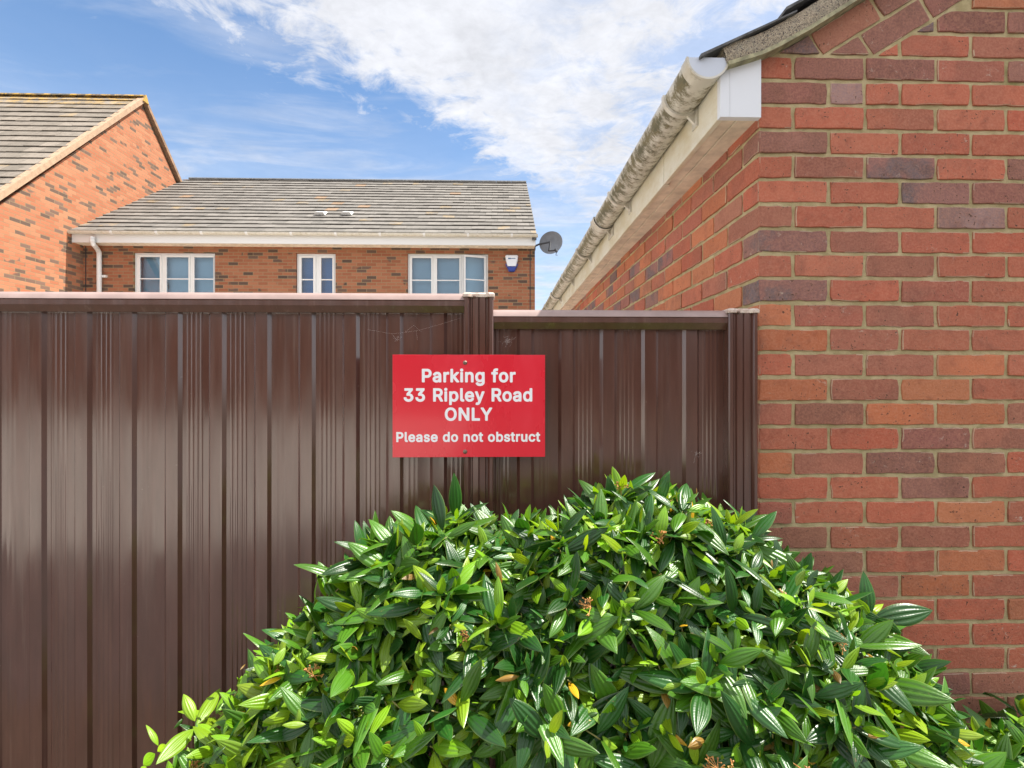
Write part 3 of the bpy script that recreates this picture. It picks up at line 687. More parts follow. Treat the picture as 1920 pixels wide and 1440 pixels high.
# ================================================================ parking sign
GLY = json.loads('''{"G":{"3":[[[0.199,-0.033],[0.164,-0.028],[0.129,-0.018],[0.098,-0.002],[0.068,0.02],[0.046,0.044],[0.031,0.071],[0.021,0.101],[0.017,0.132],[0.022,0.148],[0.037,0.158],[0.118,0.158],[0.128,0.151],[0.133,0.144],[0.141,0.115],[0.152,0.098],[0.172,0.085],[0.202,0.078],[0.229,0.077],[0.252,0.081],[0.276,0.092],[0.291,0.106],[0.3,0.128],[0.301,0.155],[0.295,0.178],[0.279,0.198],[0.26,0.211],[0.237,0.218],[0.149,0.222],[0.137,0.23],[0.13,0.244],[0.13,0.301],[0.134,0.313],[0.23,0.425],[0.072,0.425],[0.06,0.427],[0.049,0.436],[0.043,0.448],[0.043,0.509],[0.049,0.525],[0.064,0.535],[0.372,0.536],[0.387,0.531],[0.398,0.517],[0.399,0.459],[0.395,0.448],[0.28,0.313],[0.318,0.301],[0.35,0.282],[0.377,0.259],[0.399,0.229],[0.413,0.194],[0.419,0.159],[0.418,0.121],[0.41,0.086],[0.397,0.059],[0.378,0.032],[0.356,0.011],[0.329,-0.008],[0.299,-0.021],[0.267,-0.029],[0.233,-0.034]]],"L":[[[0.057,-0.027],[0.049,-0.025],[0.04,-0.018],[0.035,-0.011],[0.033,0.001],[0.034,0.516],[0.042,0.529],[0.057,0.536],[0.13,0.536],[0.14,0.532],[0.148,0.524],[0.152,0.508],[0.152,0.324],[0.152,0.085],[0.361,0.084],[0.372,0.082],[0.382,0.074],[0.387,0.062],[0.387,-0.007],[0.384,-0.015],[0.376,-0.022],[0.361,-0.027]]],"N":[[[0.057,-0.027],[0.049,-0.025],[0.04,-0.018],[0.035,-0.011],[0.033,0.001],[0.033,0.508],[0.038,0.524],[0.049,0.534],[0.061,0.536],[0.138,0.536],[0.149,0.533],[0.155,0.528],[0.368,0.193],[0.372,0.201],[0.373,0.516],[0.38,0.528],[0.395,0.536],[0.468,0.535],[0.484,0.526],[0.489,0.516],[0.49,0.508],[0.49,0.001],[0.486,-0.015],[0.476,-0.024],[0.465,-0.027],[0.384,-0.027],[0.368,-0.02],[0.153,0.318],[0.151,-0.007],[0.145,-0.018],[0.13,-0.027]]],"O":[[[0.248,-0.033],[0.198,-0.025],[0.152,-0.007],[0.11,0.021],[0.073,0.059],[0.045,0.105],[0.026,0.155],[0.015,0.217],[0.014,0.278],[0.021,0.336],[0.037,0.386],[0.064,0.436],[0.098,0.477],[0.137,0.508],[0.179,0.528],[0.229,0.54],[0.283,0.543],[0.337,0.534],[0.383,0.516],[0.425,0.487],[0.462,0.448],[0.49,0.401],[0.509,0.348],[0.519,0.29],[0.519,0.228],[0.511,0.171],[0.494,0.117],[0.469,0.071],[0.437,0.032],[0.398,0.002],[0.352,-0.02],[0.298,-0.032]],[[0.242,0.082],[0.272,0.08],[0.298,0.084],[0.325,0.094],[0.348,0.109],[0.367,0.128],[0.382,0.151],[0.393,0.178],[0.4,0.213],[0.403,0.255],[0.401,0.294],[0.393,0.328],[0.381,0.359],[0.366,0.382],[0.345,0.403],[0.322,0.417],[0.291,0.427],[0.26,0.429],[0.233,0.425],[0.206,0.414],[0.187,0.401],[0.165,0.378],[0.149,0.351],[0.139,0.325],[0.133,0.294],[0.13,0.255],[0.132,0.221],[0.138,0.186],[0.15,0.155],[0.168,0.127],[0.189,0.105],[0.214,0.091]]],"P":[[[0.057,-0.027],[0.049,-0.025],[0.04,-0.018],[0.035,-0.011],[0.033,0.001],[0.033,0.508],[0.037,0.524],[0.045,0.532],[0.057,0.536],[0.261,0.535],[0.292,0.531],[0.318,0.523],[0.342,0.513],[0.368,0.496],[0.392,0.474],[0.411,0.447],[0.425,0.416],[0.433,0.385],[0.436,0.347],[0.433,0.312],[0.424,0.278],[0.411,0.247],[0.394,0.224],[0.371,0.201],[0.345,0.184],[0.318,0.172],[0.292,0.164],[0.261,0.16],[0.153,0.159],[0.152,0.001],[0.149,-0.012],[0.142,-0.021],[0.13,-0.027]],[[0.152,0.27],[0.253,0.27],[0.276,0.276],[0.295,0.288],[0.306,0.301],[0.312,0.312],[0.317,0.343],[0.316,0.362],[0.312,0.382],[0.298,0.405],[0.28,0.417],[0.257,0.423],[0.153,0.425]]],"R":[[[0.057,-0.027],[0.049,-0.025],[0.04,-0.018],[0.035,-0.011],[0.033,0.001],[0.033,0.508],[0.035,0.52],[0.042,0.529],[0.049,0.534],[0.061,0.536],[0.261,0.535],[0.288,0.532],[0.318,0.524],[0.345,0.513],[0.365,0.501],[0.388,0.482],[0.404,0.462],[0.419,0.435],[0.43,0.405],[0.435,0.374],[0.435,0.335],[0.431,0.305],[0.421,0.274],[0.41,0.251],[0.395,0.231],[0.376,0.213],[0.353,0.197],[0.453,0.01],[0.454,-0.007],[0.445,-0.021],[0.438,-0.025],[0.426,-0.027],[0.353,-0.027],[0.338,-0.022],[0.328,-0.011],[0.231,0.17],[0.153,0.171],[0.152,0.001],[0.15,-0.011],[0.142,-0.021],[0.13,-0.027]],[[0.152,0.285],[0.153,0.283],[0.157,0.282],[0.253,0.283],[0.28,0.289],[0.299,0.3],[0.307,0.308],[0.313,0.32],[0.318,0.351],[0.313,0.385],[0.307,0.397],[0.299,0.406],[0.284,0.417],[0.257,0.424],[0.153,0.425]]],"Y":[[[0.198,-0.026],[0.183,-0.018],[0.176,-0.003],[0.176,0.201],[-0.006,0.494],[-0.01,0.503],[-0.011,0.512],[-0.003,0.528],[0.013,0.536],[0.094,0.536],[0.105,0.532],[0.114,0.524],[0.236,0.323],[0.248,0.343],[0.358,0.524],[0.366,0.532],[0.382,0.536],[0.463,0.535],[0.478,0.524],[0.481,0.516],[0.482,0.505],[0.477,0.493],[0.295,0.201],[0.295,0.001],[0.293,-0.011],[0.283,-0.022],[0.271,-0.027]]],"a":[[[0.142,-0.035],[0.108,-0.029],[0.077,-0.017],[0.05,0.002],[0.031,0.023],[0.013,0.053],[0.005,0.084],[0.003,0.119],[0.01,0.153],[0.019,0.174],[0.033,0.192],[0.05,0.207],[0.069,0.219],[0.096,0.231],[0.127,0.239],[0.246,0.256],[0.249,0.261],[0.246,0.276],[0.238,0.29],[0.223,0.3],[0.204,0.304],[0.177,0.302],[0.158,0.296],[0.144,0.288],[0.115,0.252],[0.104,0.247],[0.092,0.248],[0.031,0.266],[0.019,0.275],[0.015,0.284],[0.014,0.296],[0.028,0.326],[0.041,0.346],[0.058,0.363],[0.077,0.378],[0.1,0.391],[0.127,0.401],[0.154,0.408],[0.208,0.411],[0.235,0.408],[0.265,0.4],[0.285,0.392],[0.308,0.378],[0.323,0.365],[0.336,0.349],[0.349,0.326],[0.357,0.307],[0.362,0.28],[0.364,0.249],[0.364,-0.001],[0.359,-0.016],[0.35,-0.024],[0.342,-0.026],[0.277,-0.027],[0.264,-0.024],[0.25,-0.011],[0.227,-0.023],[0.2,-0.032],[0.173,-0.036]],[[0.161,0.073],[0.185,0.073],[0.204,0.078],[0.219,0.085],[0.235,0.099],[0.247,0.123],[0.249,0.149],[0.246,0.151],[0.214,0.146],[0.15,0.135],[0.135,0.13],[0.123,0.121],[0.119,0.103],[0.124,0.088],[0.138,0.078]]],"b":[[[0.211,-0.034],[0.173,-0.026],[0.138,-0.007],[0.131,-0.019],[0.119,-0.026],[0.05,-0.027],[0.034,-0.019],[0.026,-0.003],[0.027,0.516],[0.035,0.529],[0.05,0.536],[0.115,0.536],[0.127,0.533],[0.137,0.524],[0.141,0.512],[0.141,0.447],[0.142,0.387],[0.165,0.4],[0.185,0.407],[0.211,0.41],[0.242,0.411],[0.269,0.407],[0.296,0.399],[0.319,0.389],[0.338,0.376],[0.368,0.347],[0.391,0.312],[0.406,0.274],[0.414,0.235],[0.417,0.177],[0.41,0.12],[0.395,0.074],[0.372,0.035],[0.342,0.004],[0.304,-0.02],[0.261,-0.032]],[[0.196,0.077],[0.211,0.074],[0.231,0.075],[0.246,0.078],[0.259,0.085],[0.273,0.097],[0.284,0.112],[0.298,0.15],[0.301,0.177],[0.3,0.204],[0.298,0.227],[0.291,0.25],[0.284,0.266],[0.273,0.281],[0.258,0.294],[0.242,0.3],[0.208,0.302],[0.192,0.298],[0.177,0.29],[0.165,0.279],[0.156,0.266],[0.144,0.231],[0.14,0.204],[0.14,0.177],[0.143,0.15],[0.149,0.127],[0.156,0.112],[0.167,0.097],[0.181,0.085]]],"c":[[[0.189,-0.034],[0.162,-0.03],[0.139,-0.024],[0.116,-0.014],[0.096,-0.003],[0.077,0.013],[0.058,0.033],[0.04,0.058],[0.028,0.081],[0.018,0.108],[0.011,0.135],[0.007,0.197],[0.014,0.254],[0.022,0.281],[0.032,0.304],[0.05,0.333],[0.072,0.358],[0.096,0.379],[0.123,0.394],[0.154,0.405],[0.185,0.41],[0.219,0.411],[0.254,0.406],[0.292,0.394],[0.327,0.374],[0.355,0.347],[0.378,0.312],[0.389,0.281],[0.388,0.27],[0.384,0.262],[0.373,0.252],[0.331,0.241],[0.304,0.235],[0.289,0.239],[0.281,0.247],[0.271,0.27],[0.258,0.286],[0.239,0.298],[0.216,0.303],[0.189,0.301],[0.169,0.294],[0.154,0.281],[0.139,0.261],[0.13,0.239],[0.124,0.212],[0.123,0.181],[0.126,0.154],[0.132,0.131],[0.14,0.112],[0.154,0.094],[0.169,0.082],[0.189,0.075],[0.208,0.073],[0.227,0.075],[0.244,0.081],[0.256,0.089],[0.267,0.1],[0.284,0.135],[0.3,0.144],[0.312,0.143],[0.373,0.127],[0.383,0.12],[0.389,0.108],[0.389,0.097],[0.386,0.085],[0.37,0.05],[0.349,0.024],[0.323,0.0],[0.292,-0.018],[0.262,-0.029],[0.227,-0.034]]],"d":[[[0.177,-0.034],[0.135,-0.025],[0.096,-0.007],[0.065,0.02],[0.04,0.054],[0.021,0.097],[0.01,0.143],[0.007,0.197],[0.013,0.25],[0.027,0.297],[0.048,0.335],[0.077,0.368],[0.112,0.392],[0.154,0.407],[0.2,0.411],[0.242,0.406],[0.262,0.399],[0.281,0.388],[0.283,0.389],[0.284,0.477],[0.285,0.516],[0.292,0.529],[0.304,0.535],[0.377,0.536],[0.392,0.527],[0.398,0.516],[0.398,-0.007],[0.391,-0.019],[0.377,-0.027],[0.308,-0.027],[0.296,-0.021],[0.285,-0.007],[0.262,-0.021],[0.239,-0.03],[0.212,-0.034]],[[0.18,0.077],[0.196,0.074],[0.216,0.075],[0.231,0.078],[0.245,0.085],[0.258,0.097],[0.266,0.108],[0.281,0.147],[0.285,0.174],[0.285,0.2],[0.282,0.227],[0.276,0.25],[0.269,0.266],[0.257,0.281],[0.242,0.293],[0.227,0.3],[0.212,0.303],[0.192,0.302],[0.177,0.299],[0.166,0.293],[0.152,0.281],[0.14,0.266],[0.127,0.231],[0.123,0.181],[0.125,0.158],[0.131,0.135],[0.141,0.112],[0.15,0.098],[0.166,0.084]]],"e":[[[0.192,-0.034],[0.162,-0.03],[0.139,-0.024],[0.116,-0.014],[0.092,0.0],[0.069,0.02],[0.053,0.039],[0.038,0.062],[0.025,0.089],[0.015,0.12],[0.009,0.15],[0.007,0.185],[0.008,0.216],[0.013,0.247],[0.021,0.277],[0.031,0.302],[0.045,0.327],[0.062,0.349],[0.081,0.368],[0.106,0.385],[0.129,0.397],[0.154,0.405],[0.181,0.41],[0.212,0.411],[0.242,0.408],[0.269,0.401],[0.292,0.392],[0.316,0.378],[0.339,0.36],[0.354,0.343],[0.369,0.319],[0.382,0.293],[0.39,0.266],[0.397,0.224],[0.398,0.166],[0.392,0.153],[0.381,0.144],[0.369,0.142],[0.131,0.142],[0.127,0.139],[0.135,0.116],[0.154,0.093],[0.173,0.08],[0.196,0.074],[0.227,0.074],[0.254,0.082],[0.27,0.097],[0.286,0.124],[0.296,0.13],[0.304,0.132],[0.373,0.117],[0.385,0.109],[0.39,0.1],[0.392,0.093],[0.39,0.081],[0.375,0.047],[0.354,0.02],[0.327,-0.003],[0.292,-0.021],[0.266,-0.029],[0.231,-0.034]],[[0.13,0.25],[0.135,0.248],[0.273,0.248],[0.276,0.25],[0.272,0.262],[0.258,0.283],[0.246,0.293],[0.227,0.301],[0.204,0.303],[0.181,0.3],[0.166,0.294],[0.15,0.282],[0.139,0.267]]],"f":[[[0.076,-0.027],[0.061,-0.018],[0.054,-0.003],[0.054,0.297],[0.049,0.3],[0.003,0.3],[-0.014,0.308],[-0.021,0.324],[-0.02,0.385],[-0.012,0.399],[-0.001,0.405],[0.053,0.407],[0.056,0.455],[0.065,0.485],[0.084,0.514],[0.114,0.539],[0.145,0.551],[0.18,0.557],[0.218,0.555],[0.253,0.546],[0.266,0.535],[0.27,0.52],[0.249,0.453],[0.241,0.445],[0.23,0.441],[0.203,0.447],[0.184,0.446],[0.176,0.443],[0.17,0.432],[0.169,0.408],[0.172,0.406],[0.23,0.406],[0.241,0.402],[0.249,0.396],[0.255,0.382],[0.255,0.328],[0.251,0.312],[0.238,0.302],[0.172,0.3],[0.169,0.297],[0.168,-0.007],[0.161,-0.02],[0.149,-0.026]]],"g":[[[0.185,-0.177],[0.154,-0.173],[0.126,-0.166],[0.096,-0.153],[0.073,-0.138],[0.05,-0.116],[0.031,-0.089],[0.024,-0.073],[0.027,-0.057],[0.036,-0.046],[0.077,-0.023],[0.092,-0.015],[0.104,-0.014],[0.117,-0.019],[0.144,-0.05],[0.166,-0.064],[0.196,-0.07],[0.235,-0.067],[0.258,-0.059],[0.273,-0.046],[0.282,-0.027],[0.283,-0.0],[0.281,0.001],[0.254,-0.013],[0.231,-0.019],[0.2,-0.022],[0.166,-0.02],[0.139,-0.014],[0.112,-0.003],[0.082,0.015],[0.061,0.034],[0.043,0.057],[0.028,0.084],[0.017,0.115],[0.01,0.146],[0.007,0.181],[0.008,0.219],[0.013,0.254],[0.023,0.287],[0.045,0.331],[0.073,0.364],[0.104,0.388],[0.146,0.405],[0.185,0.411],[0.227,0.409],[0.258,0.401],[0.285,0.385],[0.296,0.4],[0.308,0.406],[0.373,0.406],[0.389,0.4],[0.397,0.388],[0.399,-0.016],[0.396,-0.046],[0.389,-0.074],[0.377,-0.098],[0.361,-0.119],[0.34,-0.139],[0.316,-0.154],[0.289,-0.166],[0.254,-0.174],[0.219,-0.178]],[[0.184,0.088],[0.219,0.087],[0.247,0.096],[0.258,0.105],[0.269,0.119],[0.281,0.154],[0.285,0.181],[0.285,0.207],[0.282,0.231],[0.275,0.254],[0.266,0.272],[0.255,0.284],[0.242,0.294],[0.227,0.3],[0.212,0.303],[0.192,0.302],[0.177,0.299],[0.162,0.291],[0.15,0.28],[0.14,0.265],[0.126,0.227],[0.123,0.204],[0.124,0.177],[0.127,0.154],[0.133,0.134],[0.142,0.117],[0.154,0.103],[0.169,0.093]]],"i":[[[0.049,-0.027],[0.034,-0.019],[0.026,-0.003],[0.026,0.382],[0.033,0.397],[0.046,0.405],[0.115,0.406],[0.126,0.403],[0.134,0.397],[0.141,0.382],[0.141,-0.003],[0.134,-0.018],[0.12,-0.026]],[[0.08,0.416],[0.053,0.423],[0.03,0.44],[0.017,0.462],[0.014,0.485],[0.021,0.512],[0.035,0.532],[0.057,0.546],[0.084,0.551],[0.111,0.546],[0.134,0.53],[0.148,0.508],[0.153,0.482],[0.147,0.455],[0.13,0.433],[0.107,0.42]]],"k":[[[0.05,-0.027],[0.042,-0.025],[0.033,-0.018],[0.028,-0.011],[0.026,0.001],[0.026,0.508],[0.028,0.52],[0.034,0.528],[0.05,0.536],[0.115,0.536],[0.129,0.532],[0.139,0.52],[0.141,0.508],[0.142,0.273],[0.264,0.397],[0.273,0.404],[0.285,0.406],[0.365,0.405],[0.376,0.401],[0.383,0.393],[0.386,0.385],[0.387,0.374],[0.381,0.362],[0.239,0.216],[0.239,0.212],[0.394,0.016],[0.399,0.001],[0.397,-0.011],[0.392,-0.018],[0.385,-0.024],[0.373,-0.027],[0.292,-0.027],[0.281,-0.023],[0.273,-0.017],[0.15,0.137],[0.141,0.128],[0.141,0.001],[0.137,-0.015],[0.129,-0.022],[0.119,-0.027]]],"l":[[[0.123,-0.028],[0.1,-0.024],[0.081,-0.018],[0.065,-0.008],[0.053,0.003],[0.042,0.018],[0.033,0.037],[0.028,0.06],[0.026,0.083],[0.026,0.514],[0.035,0.529],[0.046,0.535],[0.115,0.536],[0.131,0.53],[0.138,0.522],[0.141,0.51],[0.142,0.08],[0.173,0.081],[0.181,0.079],[0.19,0.072],[0.196,0.06],[0.208,0.003],[0.203,-0.013],[0.188,-0.023],[0.158,-0.029]]],"n":[[[0.05,-0.027],[0.042,-0.025],[0.033,-0.018],[0.028,-0.011],[0.026,0.001],[0.026,0.382],[0.031,0.394],[0.042,0.404],[0.054,0.406],[0.115,0.406],[0.131,0.398],[0.138,0.385],[0.161,0.398],[0.188,0.407],[0.215,0.411],[0.246,0.41],[0.269,0.407],[0.292,0.4],[0.308,0.393],[0.327,0.38],[0.345,0.362],[0.359,0.343],[0.371,0.32],[0.378,0.297],[0.384,0.255],[0.384,0.128],[0.384,0.001],[0.38,-0.015],[0.369,-0.024],[0.358,-0.027],[0.296,-0.027],[0.281,-0.022],[0.273,-0.015],[0.269,-0.003],[0.269,0.235],[0.265,0.266],[0.253,0.285],[0.235,0.298],[0.204,0.302],[0.177,0.295],[0.162,0.285],[0.152,0.274],[0.146,0.261],[0.142,0.243],[0.141,0.001],[0.139,-0.011],[0.131,-0.021],[0.119,-0.027]]],"o":[[[0.189,-0.034],[0.146,-0.026],[0.11,-0.011],[0.078,0.012],[0.05,0.043],[0.028,0.081],[0.015,0.12],[0.008,0.166],[0.008,0.216],[0.015,0.258],[0.029,0.297],[0.05,0.333],[0.077,0.363],[0.108,0.386],[0.146,0.402],[0.185,0.41],[0.227,0.41],[0.269,0.402],[0.304,0.388],[0.339,0.364],[0.364,0.335],[0.386,0.297],[0.4,0.258],[0.407,0.212],[0.407,0.162],[0.4,0.12],[0.387,0.081],[0.365,0.043],[0.338,0.012],[0.308,-0.01],[0.269,-0.026],[0.231,-0.034]],[[0.197,0.074],[0.216,0.073],[0.235,0.077],[0.25,0.085],[0.262,0.095],[0.273,0.108],[0.281,0.125],[0.288,0.147],[0.291,0.17],[0.289,0.22],[0.282,0.247],[0.274,0.266],[0.262,0.281],[0.248,0.293],[0.235,0.299],[0.216,0.303],[0.196,0.302],[0.181,0.299],[0.166,0.292],[0.154,0.281],[0.142,0.267],[0.134,0.25],[0.127,0.227],[0.124,0.204],[0.123,0.177],[0.126,0.154],[0.139,0.115],[0.15,0.098],[0.166,0.084],[0.181,0.077]]],"p":[[[0.05,-0.17],[0.042,-0.168],[0.033,-0.161],[0.028,-0.154],[0.026,-0.142],[0.026,0.377],[0.03,0.392],[0.038,0.402],[0.05,0.406],[0.115,0.406],[0.131,0.398],[0.138,0.385],[0.161,0.398],[0.185,0.407],[0.215,0.411],[0.25,0.41],[0.281,0.404],[0.308,0.395],[0.331,0.382],[0.354,0.362],[0.377,0.335],[0.395,0.304],[0.408,0.265],[0.415,0.223],[0.417,0.181],[0.413,0.135],[0.402,0.092],[0.387,0.058],[0.365,0.027],[0.342,0.004],[0.313,-0.015],[0.281,-0.028],[0.242,-0.035],[0.204,-0.033],[0.173,-0.026],[0.142,-0.009],[0.141,-0.142],[0.137,-0.158],[0.129,-0.165],[0.119,-0.17]],[[0.197,0.077],[0.231,0.075],[0.246,0.078],[0.259,0.085],[0.273,0.097],[0.284,0.112],[0.297,0.15],[0.301,0.177],[0.301,0.204],[0.298,0.227],[0.291,0.25],[0.284,0.265],[0.273,0.281],[0.258,0.294],[0.243,0.3],[0.227,0.303],[0.208,0.302],[0.192,0.298],[0.18,0.292],[0.167,0.281],[0.158,0.269],[0.149,0.25],[0.144,0.231],[0.14,0.204],[0.14,0.177],[0.143,0.15],[0.149,0.127],[0.158,0.11],[0.169,0.095],[0.181,0.085]]],"r":[[[0.05,-0.027],[0.042,-0.025],[0.033,-0.018],[0.026,-0.003],[0.026,0.378],[0.028,0.389],[0.037,0.401],[0.05,0.406],[0.115,0.406],[0.127,0.402],[0.138,0.39],[0.161,0.402],[0.185,0.409],[0.208,0.412],[0.235,0.411],[0.254,0.408],[0.264,0.401],[0.268,0.393],[0.269,0.316],[0.261,0.302],[0.25,0.296],[0.204,0.299],[0.173,0.292],[0.155,0.278],[0.145,0.262],[0.141,0.239],[0.141,0.001],[0.139,-0.011],[0.131,-0.021],[0.119,-0.027]]],"s":[[[0.164,-0.034],[0.133,-0.03],[0.102,-0.022],[0.075,-0.008],[0.052,0.009],[0.033,0.032],[0.018,0.06],[0.009,0.093],[0.013,0.108],[0.02,0.116],[0.029,0.12],[0.091,0.134],[0.098,0.134],[0.106,0.131],[0.115,0.124],[0.126,0.097],[0.137,0.084],[0.156,0.075],[0.183,0.072],[0.21,0.075],[0.229,0.085],[0.24,0.097],[0.241,0.104],[0.239,0.112],[0.233,0.118],[0.218,0.126],[0.11,0.154],[0.087,0.164],[0.064,0.179],[0.043,0.2],[0.029,0.225],[0.021,0.254],[0.02,0.285],[0.025,0.312],[0.035,0.335],[0.052,0.358],[0.071,0.376],[0.094,0.39],[0.125,0.403],[0.156,0.409],[0.191,0.411],[0.221,0.409],[0.248,0.403],[0.275,0.392],[0.298,0.377],[0.318,0.358],[0.336,0.331],[0.35,0.297],[0.35,0.281],[0.342,0.27],[0.333,0.265],[0.275,0.251],[0.264,0.25],[0.248,0.259],[0.234,0.285],[0.221,0.298],[0.206,0.304],[0.183,0.306],[0.164,0.303],[0.144,0.293],[0.137,0.282],[0.137,0.27],[0.144,0.262],[0.16,0.254],[0.271,0.224],[0.294,0.213],[0.314,0.2],[0.336,0.177],[0.349,0.154],[0.357,0.127],[0.358,0.097],[0.352,0.067],[0.342,0.043],[0.321,0.016],[0.298,-0.003],[0.271,-0.018],[0.241,-0.028],[0.202,-0.034]]],"t":[[[0.153,-0.03],[0.118,-0.024],[0.091,-0.012],[0.068,0.007],[0.051,0.031],[0.043,0.054],[0.038,0.085],[0.038,0.297],[0.034,0.3],[0.003,0.3],[-0.005,0.302],[-0.017,0.312],[-0.021,0.328],[-0.021,0.381],[-0.016,0.394],[-0.009,0.402],[-0.001,0.405],[0.034,0.406],[0.038,0.408],[0.038,0.474],[0.045,0.489],[0.053,0.495],[0.064,0.498],[0.126,0.498],[0.141,0.493],[0.149,0.485],[0.153,0.474],[0.153,0.408],[0.157,0.406],[0.213,0.404],[0.224,0.397],[0.231,0.381],[0.231,0.324],[0.223,0.308],[0.214,0.302],[0.207,0.3],[0.157,0.3],[0.153,0.297],[0.154,0.085],[0.157,0.079],[0.161,0.078],[0.176,0.077],[0.203,0.081],[0.211,0.08],[0.22,0.074],[0.228,0.062],[0.24,0.004],[0.237,-0.011],[0.23,-0.019],[0.222,-0.023],[0.191,-0.03]]],"u":[[[0.165,-0.031],[0.123,-0.022],[0.083,-0.0],[0.069,0.012],[0.054,0.03],[0.036,0.069],[0.029,0.1],[0.026,0.134],[0.026,0.38],[0.031,0.394],[0.042,0.403],[0.054,0.406],[0.119,0.406],[0.127,0.403],[0.135,0.396],[0.141,0.38],[0.141,0.142],[0.146,0.111],[0.152,0.1],[0.161,0.089],[0.173,0.082],[0.185,0.078],[0.204,0.077],[0.219,0.079],[0.233,0.084],[0.246,0.092],[0.262,0.115],[0.269,0.142],[0.271,0.388],[0.279,0.4],[0.292,0.406],[0.358,0.406],[0.374,0.4],[0.381,0.392],[0.384,0.38],[0.384,-0.0],[0.379,-0.016],[0.37,-0.023],[0.361,-0.027],[0.296,-0.027],[0.281,-0.021],[0.269,-0.007],[0.246,-0.02],[0.223,-0.027],[0.196,-0.031]]],"y":[[[0.075,-0.171],[0.037,-0.164],[0.029,-0.159],[0.022,-0.148],[0.021,-0.133],[0.035,-0.079],[0.042,-0.067],[0.052,-0.06],[0.064,-0.059],[0.095,-0.063],[0.106,-0.059],[0.12,-0.04],[0.134,-0.002],[-0.007,0.367],[-0.01,0.375],[-0.009,0.387],[-0.001,0.399],[0.014,0.406],[0.087,0.406],[0.103,0.398],[0.11,0.387],[0.194,0.156],[0.195,0.153],[0.279,0.387],[0.286,0.398],[0.302,0.406],[0.379,0.405],[0.39,0.398],[0.395,0.39],[0.398,0.379],[0.395,0.367],[0.229,-0.067],[0.21,-0.106],[0.187,-0.136],[0.152,-0.159],[0.118,-0.17]]]},"L":[["Parking for",[0.0,0.444,0.833,1.093,1.473,1.64,2.05,null,2.663,2.917,3.331]],["33 Ripley Road",[0.0,0.453,null,1.094,1.542,1.709,2.134,2.323,2.727,null,3.304,3.753,4.168,4.557]],["ONLY",[0.0,0.533,1.057,1.45]],["Please do not obstruct",[0.0,0.445,0.634,1.037,1.427,1.792,null,2.384,2.808,null,3.41,3.821,4.235,null,4.651,5.066,5.49,5.855,6.082,6.342,6.752,7.147]]],"B":0.027}''')
SY = 1.5165
sx0, sz1 = at(736, 665, SY); sx1, sz0 = at(1022, 856.5, SY)
scx, scz = (sx0+sx1)/2, (sz0+sz1)/2; SW, SH = sx1-sx0, sz1-sz0
sign = empty('parking_sign', (scx, SY, scz), 'red rectangular sign with white lettering about parking, screwed to the fence post', 'sign')
mb = MB(); mb.box(sx0, sx1, SY, SY+.004, sz0, sz1); mb.build('sign_board', M['red'], sign, bevel=.0006)
def word_line(k, pxl, pxr, basey, track=.03):
    line, xs = GLY['L'][k]; B = GLY['B']
    cu = bpy.data.curves.new('lettering', 'CURVE'); cu.dimensions = '2D'; cu.fill_mode = 'BOTH'
    lo, hi = 1e9, -1e9; loops = []; wd = []; wn = 0; gap = 0
    for i, (ch, x_) in enumerate(zip(line, xs)):
        if x_ is None: gap += .02; wn += 1; continue
        for sp in GLY['G'][ch]:
            wd.append(wn); loops.append([(q[0]+x_+i*track+gap, q[1]) for q in sp])
            lo = min(lo, min(q[0] for q in loops[-1])); hi = max(hi, max(q[0] for q in loops[-1]))
    xa = at(pxl, 700, SY)[0]; xb = at(pxr, 700, SY)[0]; k_ = (xb-xa)/(hi-lo); zb = at(880, basey, SY)[1]+B*k_
    for word in sorted(set(wd)):
        c2 = cu.copy()
        for sp, wi in zip(loops, wd):
            if wi != word: continue
            b = c2.splines.new('POLY'); b.points.add(len(sp)-1); b.use_cyclic_u = True
            for bp, q in zip(b.points, sp): bp.co = (q[0]*k_, q[1]*k_, 0, 1)
        c2.extrude = .00015
        tmp = bpy.data.objects.new('lettering', c2); COL.objects.link(tmp)
        dg = bpy.context.evaluated_depsgraph_get(); me = bpy.data.meshes.new_from_object(tmp.evaluated_get(dg)); bpy.data.objects.remove(tmp)
        me.transform(Matrix.Translation((xa-lo*k_, SY-.0003, zb)) @ Matrix.Rotation(R(90), 4, 'X'))
        me.materials.clear(); me.materials.append(M['letter'])
        link('lettering', me, sign)
word_line(0, 791, 967, 717); word_line(1, 757, 998, 753); word_line(2, 834, 923, 789); word_line(3, 743, 1013, 828.5)
for py_ in (680, 847):
    mb = MB(); X_, Z_ = at(872, py_, SY); Mx = Matrix.Translation((X_, SY, Z_)) @ Matrix.Rotation(R(90), 4, 'X')
    mb.lathe([(0, .0012), (.002, .0026), (.0045, .002), (.0065, 0), (.0065, -.003)], Mx, 14); mb.build('screw', M['screw'], sign, smooth=True)

# ================================================================ cobwebs
def web(name, segs, label):
    mb = MB()
    for pts in segs:
        mb.tube([(*[at(a, b, FYF-.004)[0]], FYF-.004+.004*math.sin(a), at(a, b, FYF-.004)[1]) for a, b in pts], .00010, 4)
    tag(mb.build(name, M['web']), label, 'cobweb', 'cobwebs on the fence')
random.seed(3)
def fuzz(cx_, cy_, r, n):
    out = []
    for _ in range(n):
        a = random.uniform(0, 6.28); q = random.gauss(0, r*.5); p0 = (cx_+q*math.cos(a), cy_+q*math.sin(a)*.8); b = random.uniform(0, 6.28); L = random.uniform(.15, .6)*r
        out.append([p0, (p0[0]+L*.5*math.cos(b)+random.uniform(-1, 1), p0[1]+L*.5*math.sin(b)), (p0[0]+L*math.cos(b), p0[1]+L*math.sin(b))])
    return out
web('cobweb', fuzz(952, 640, 13, 46), 'dense white cobweb on the lower fence panel just above the red sign')
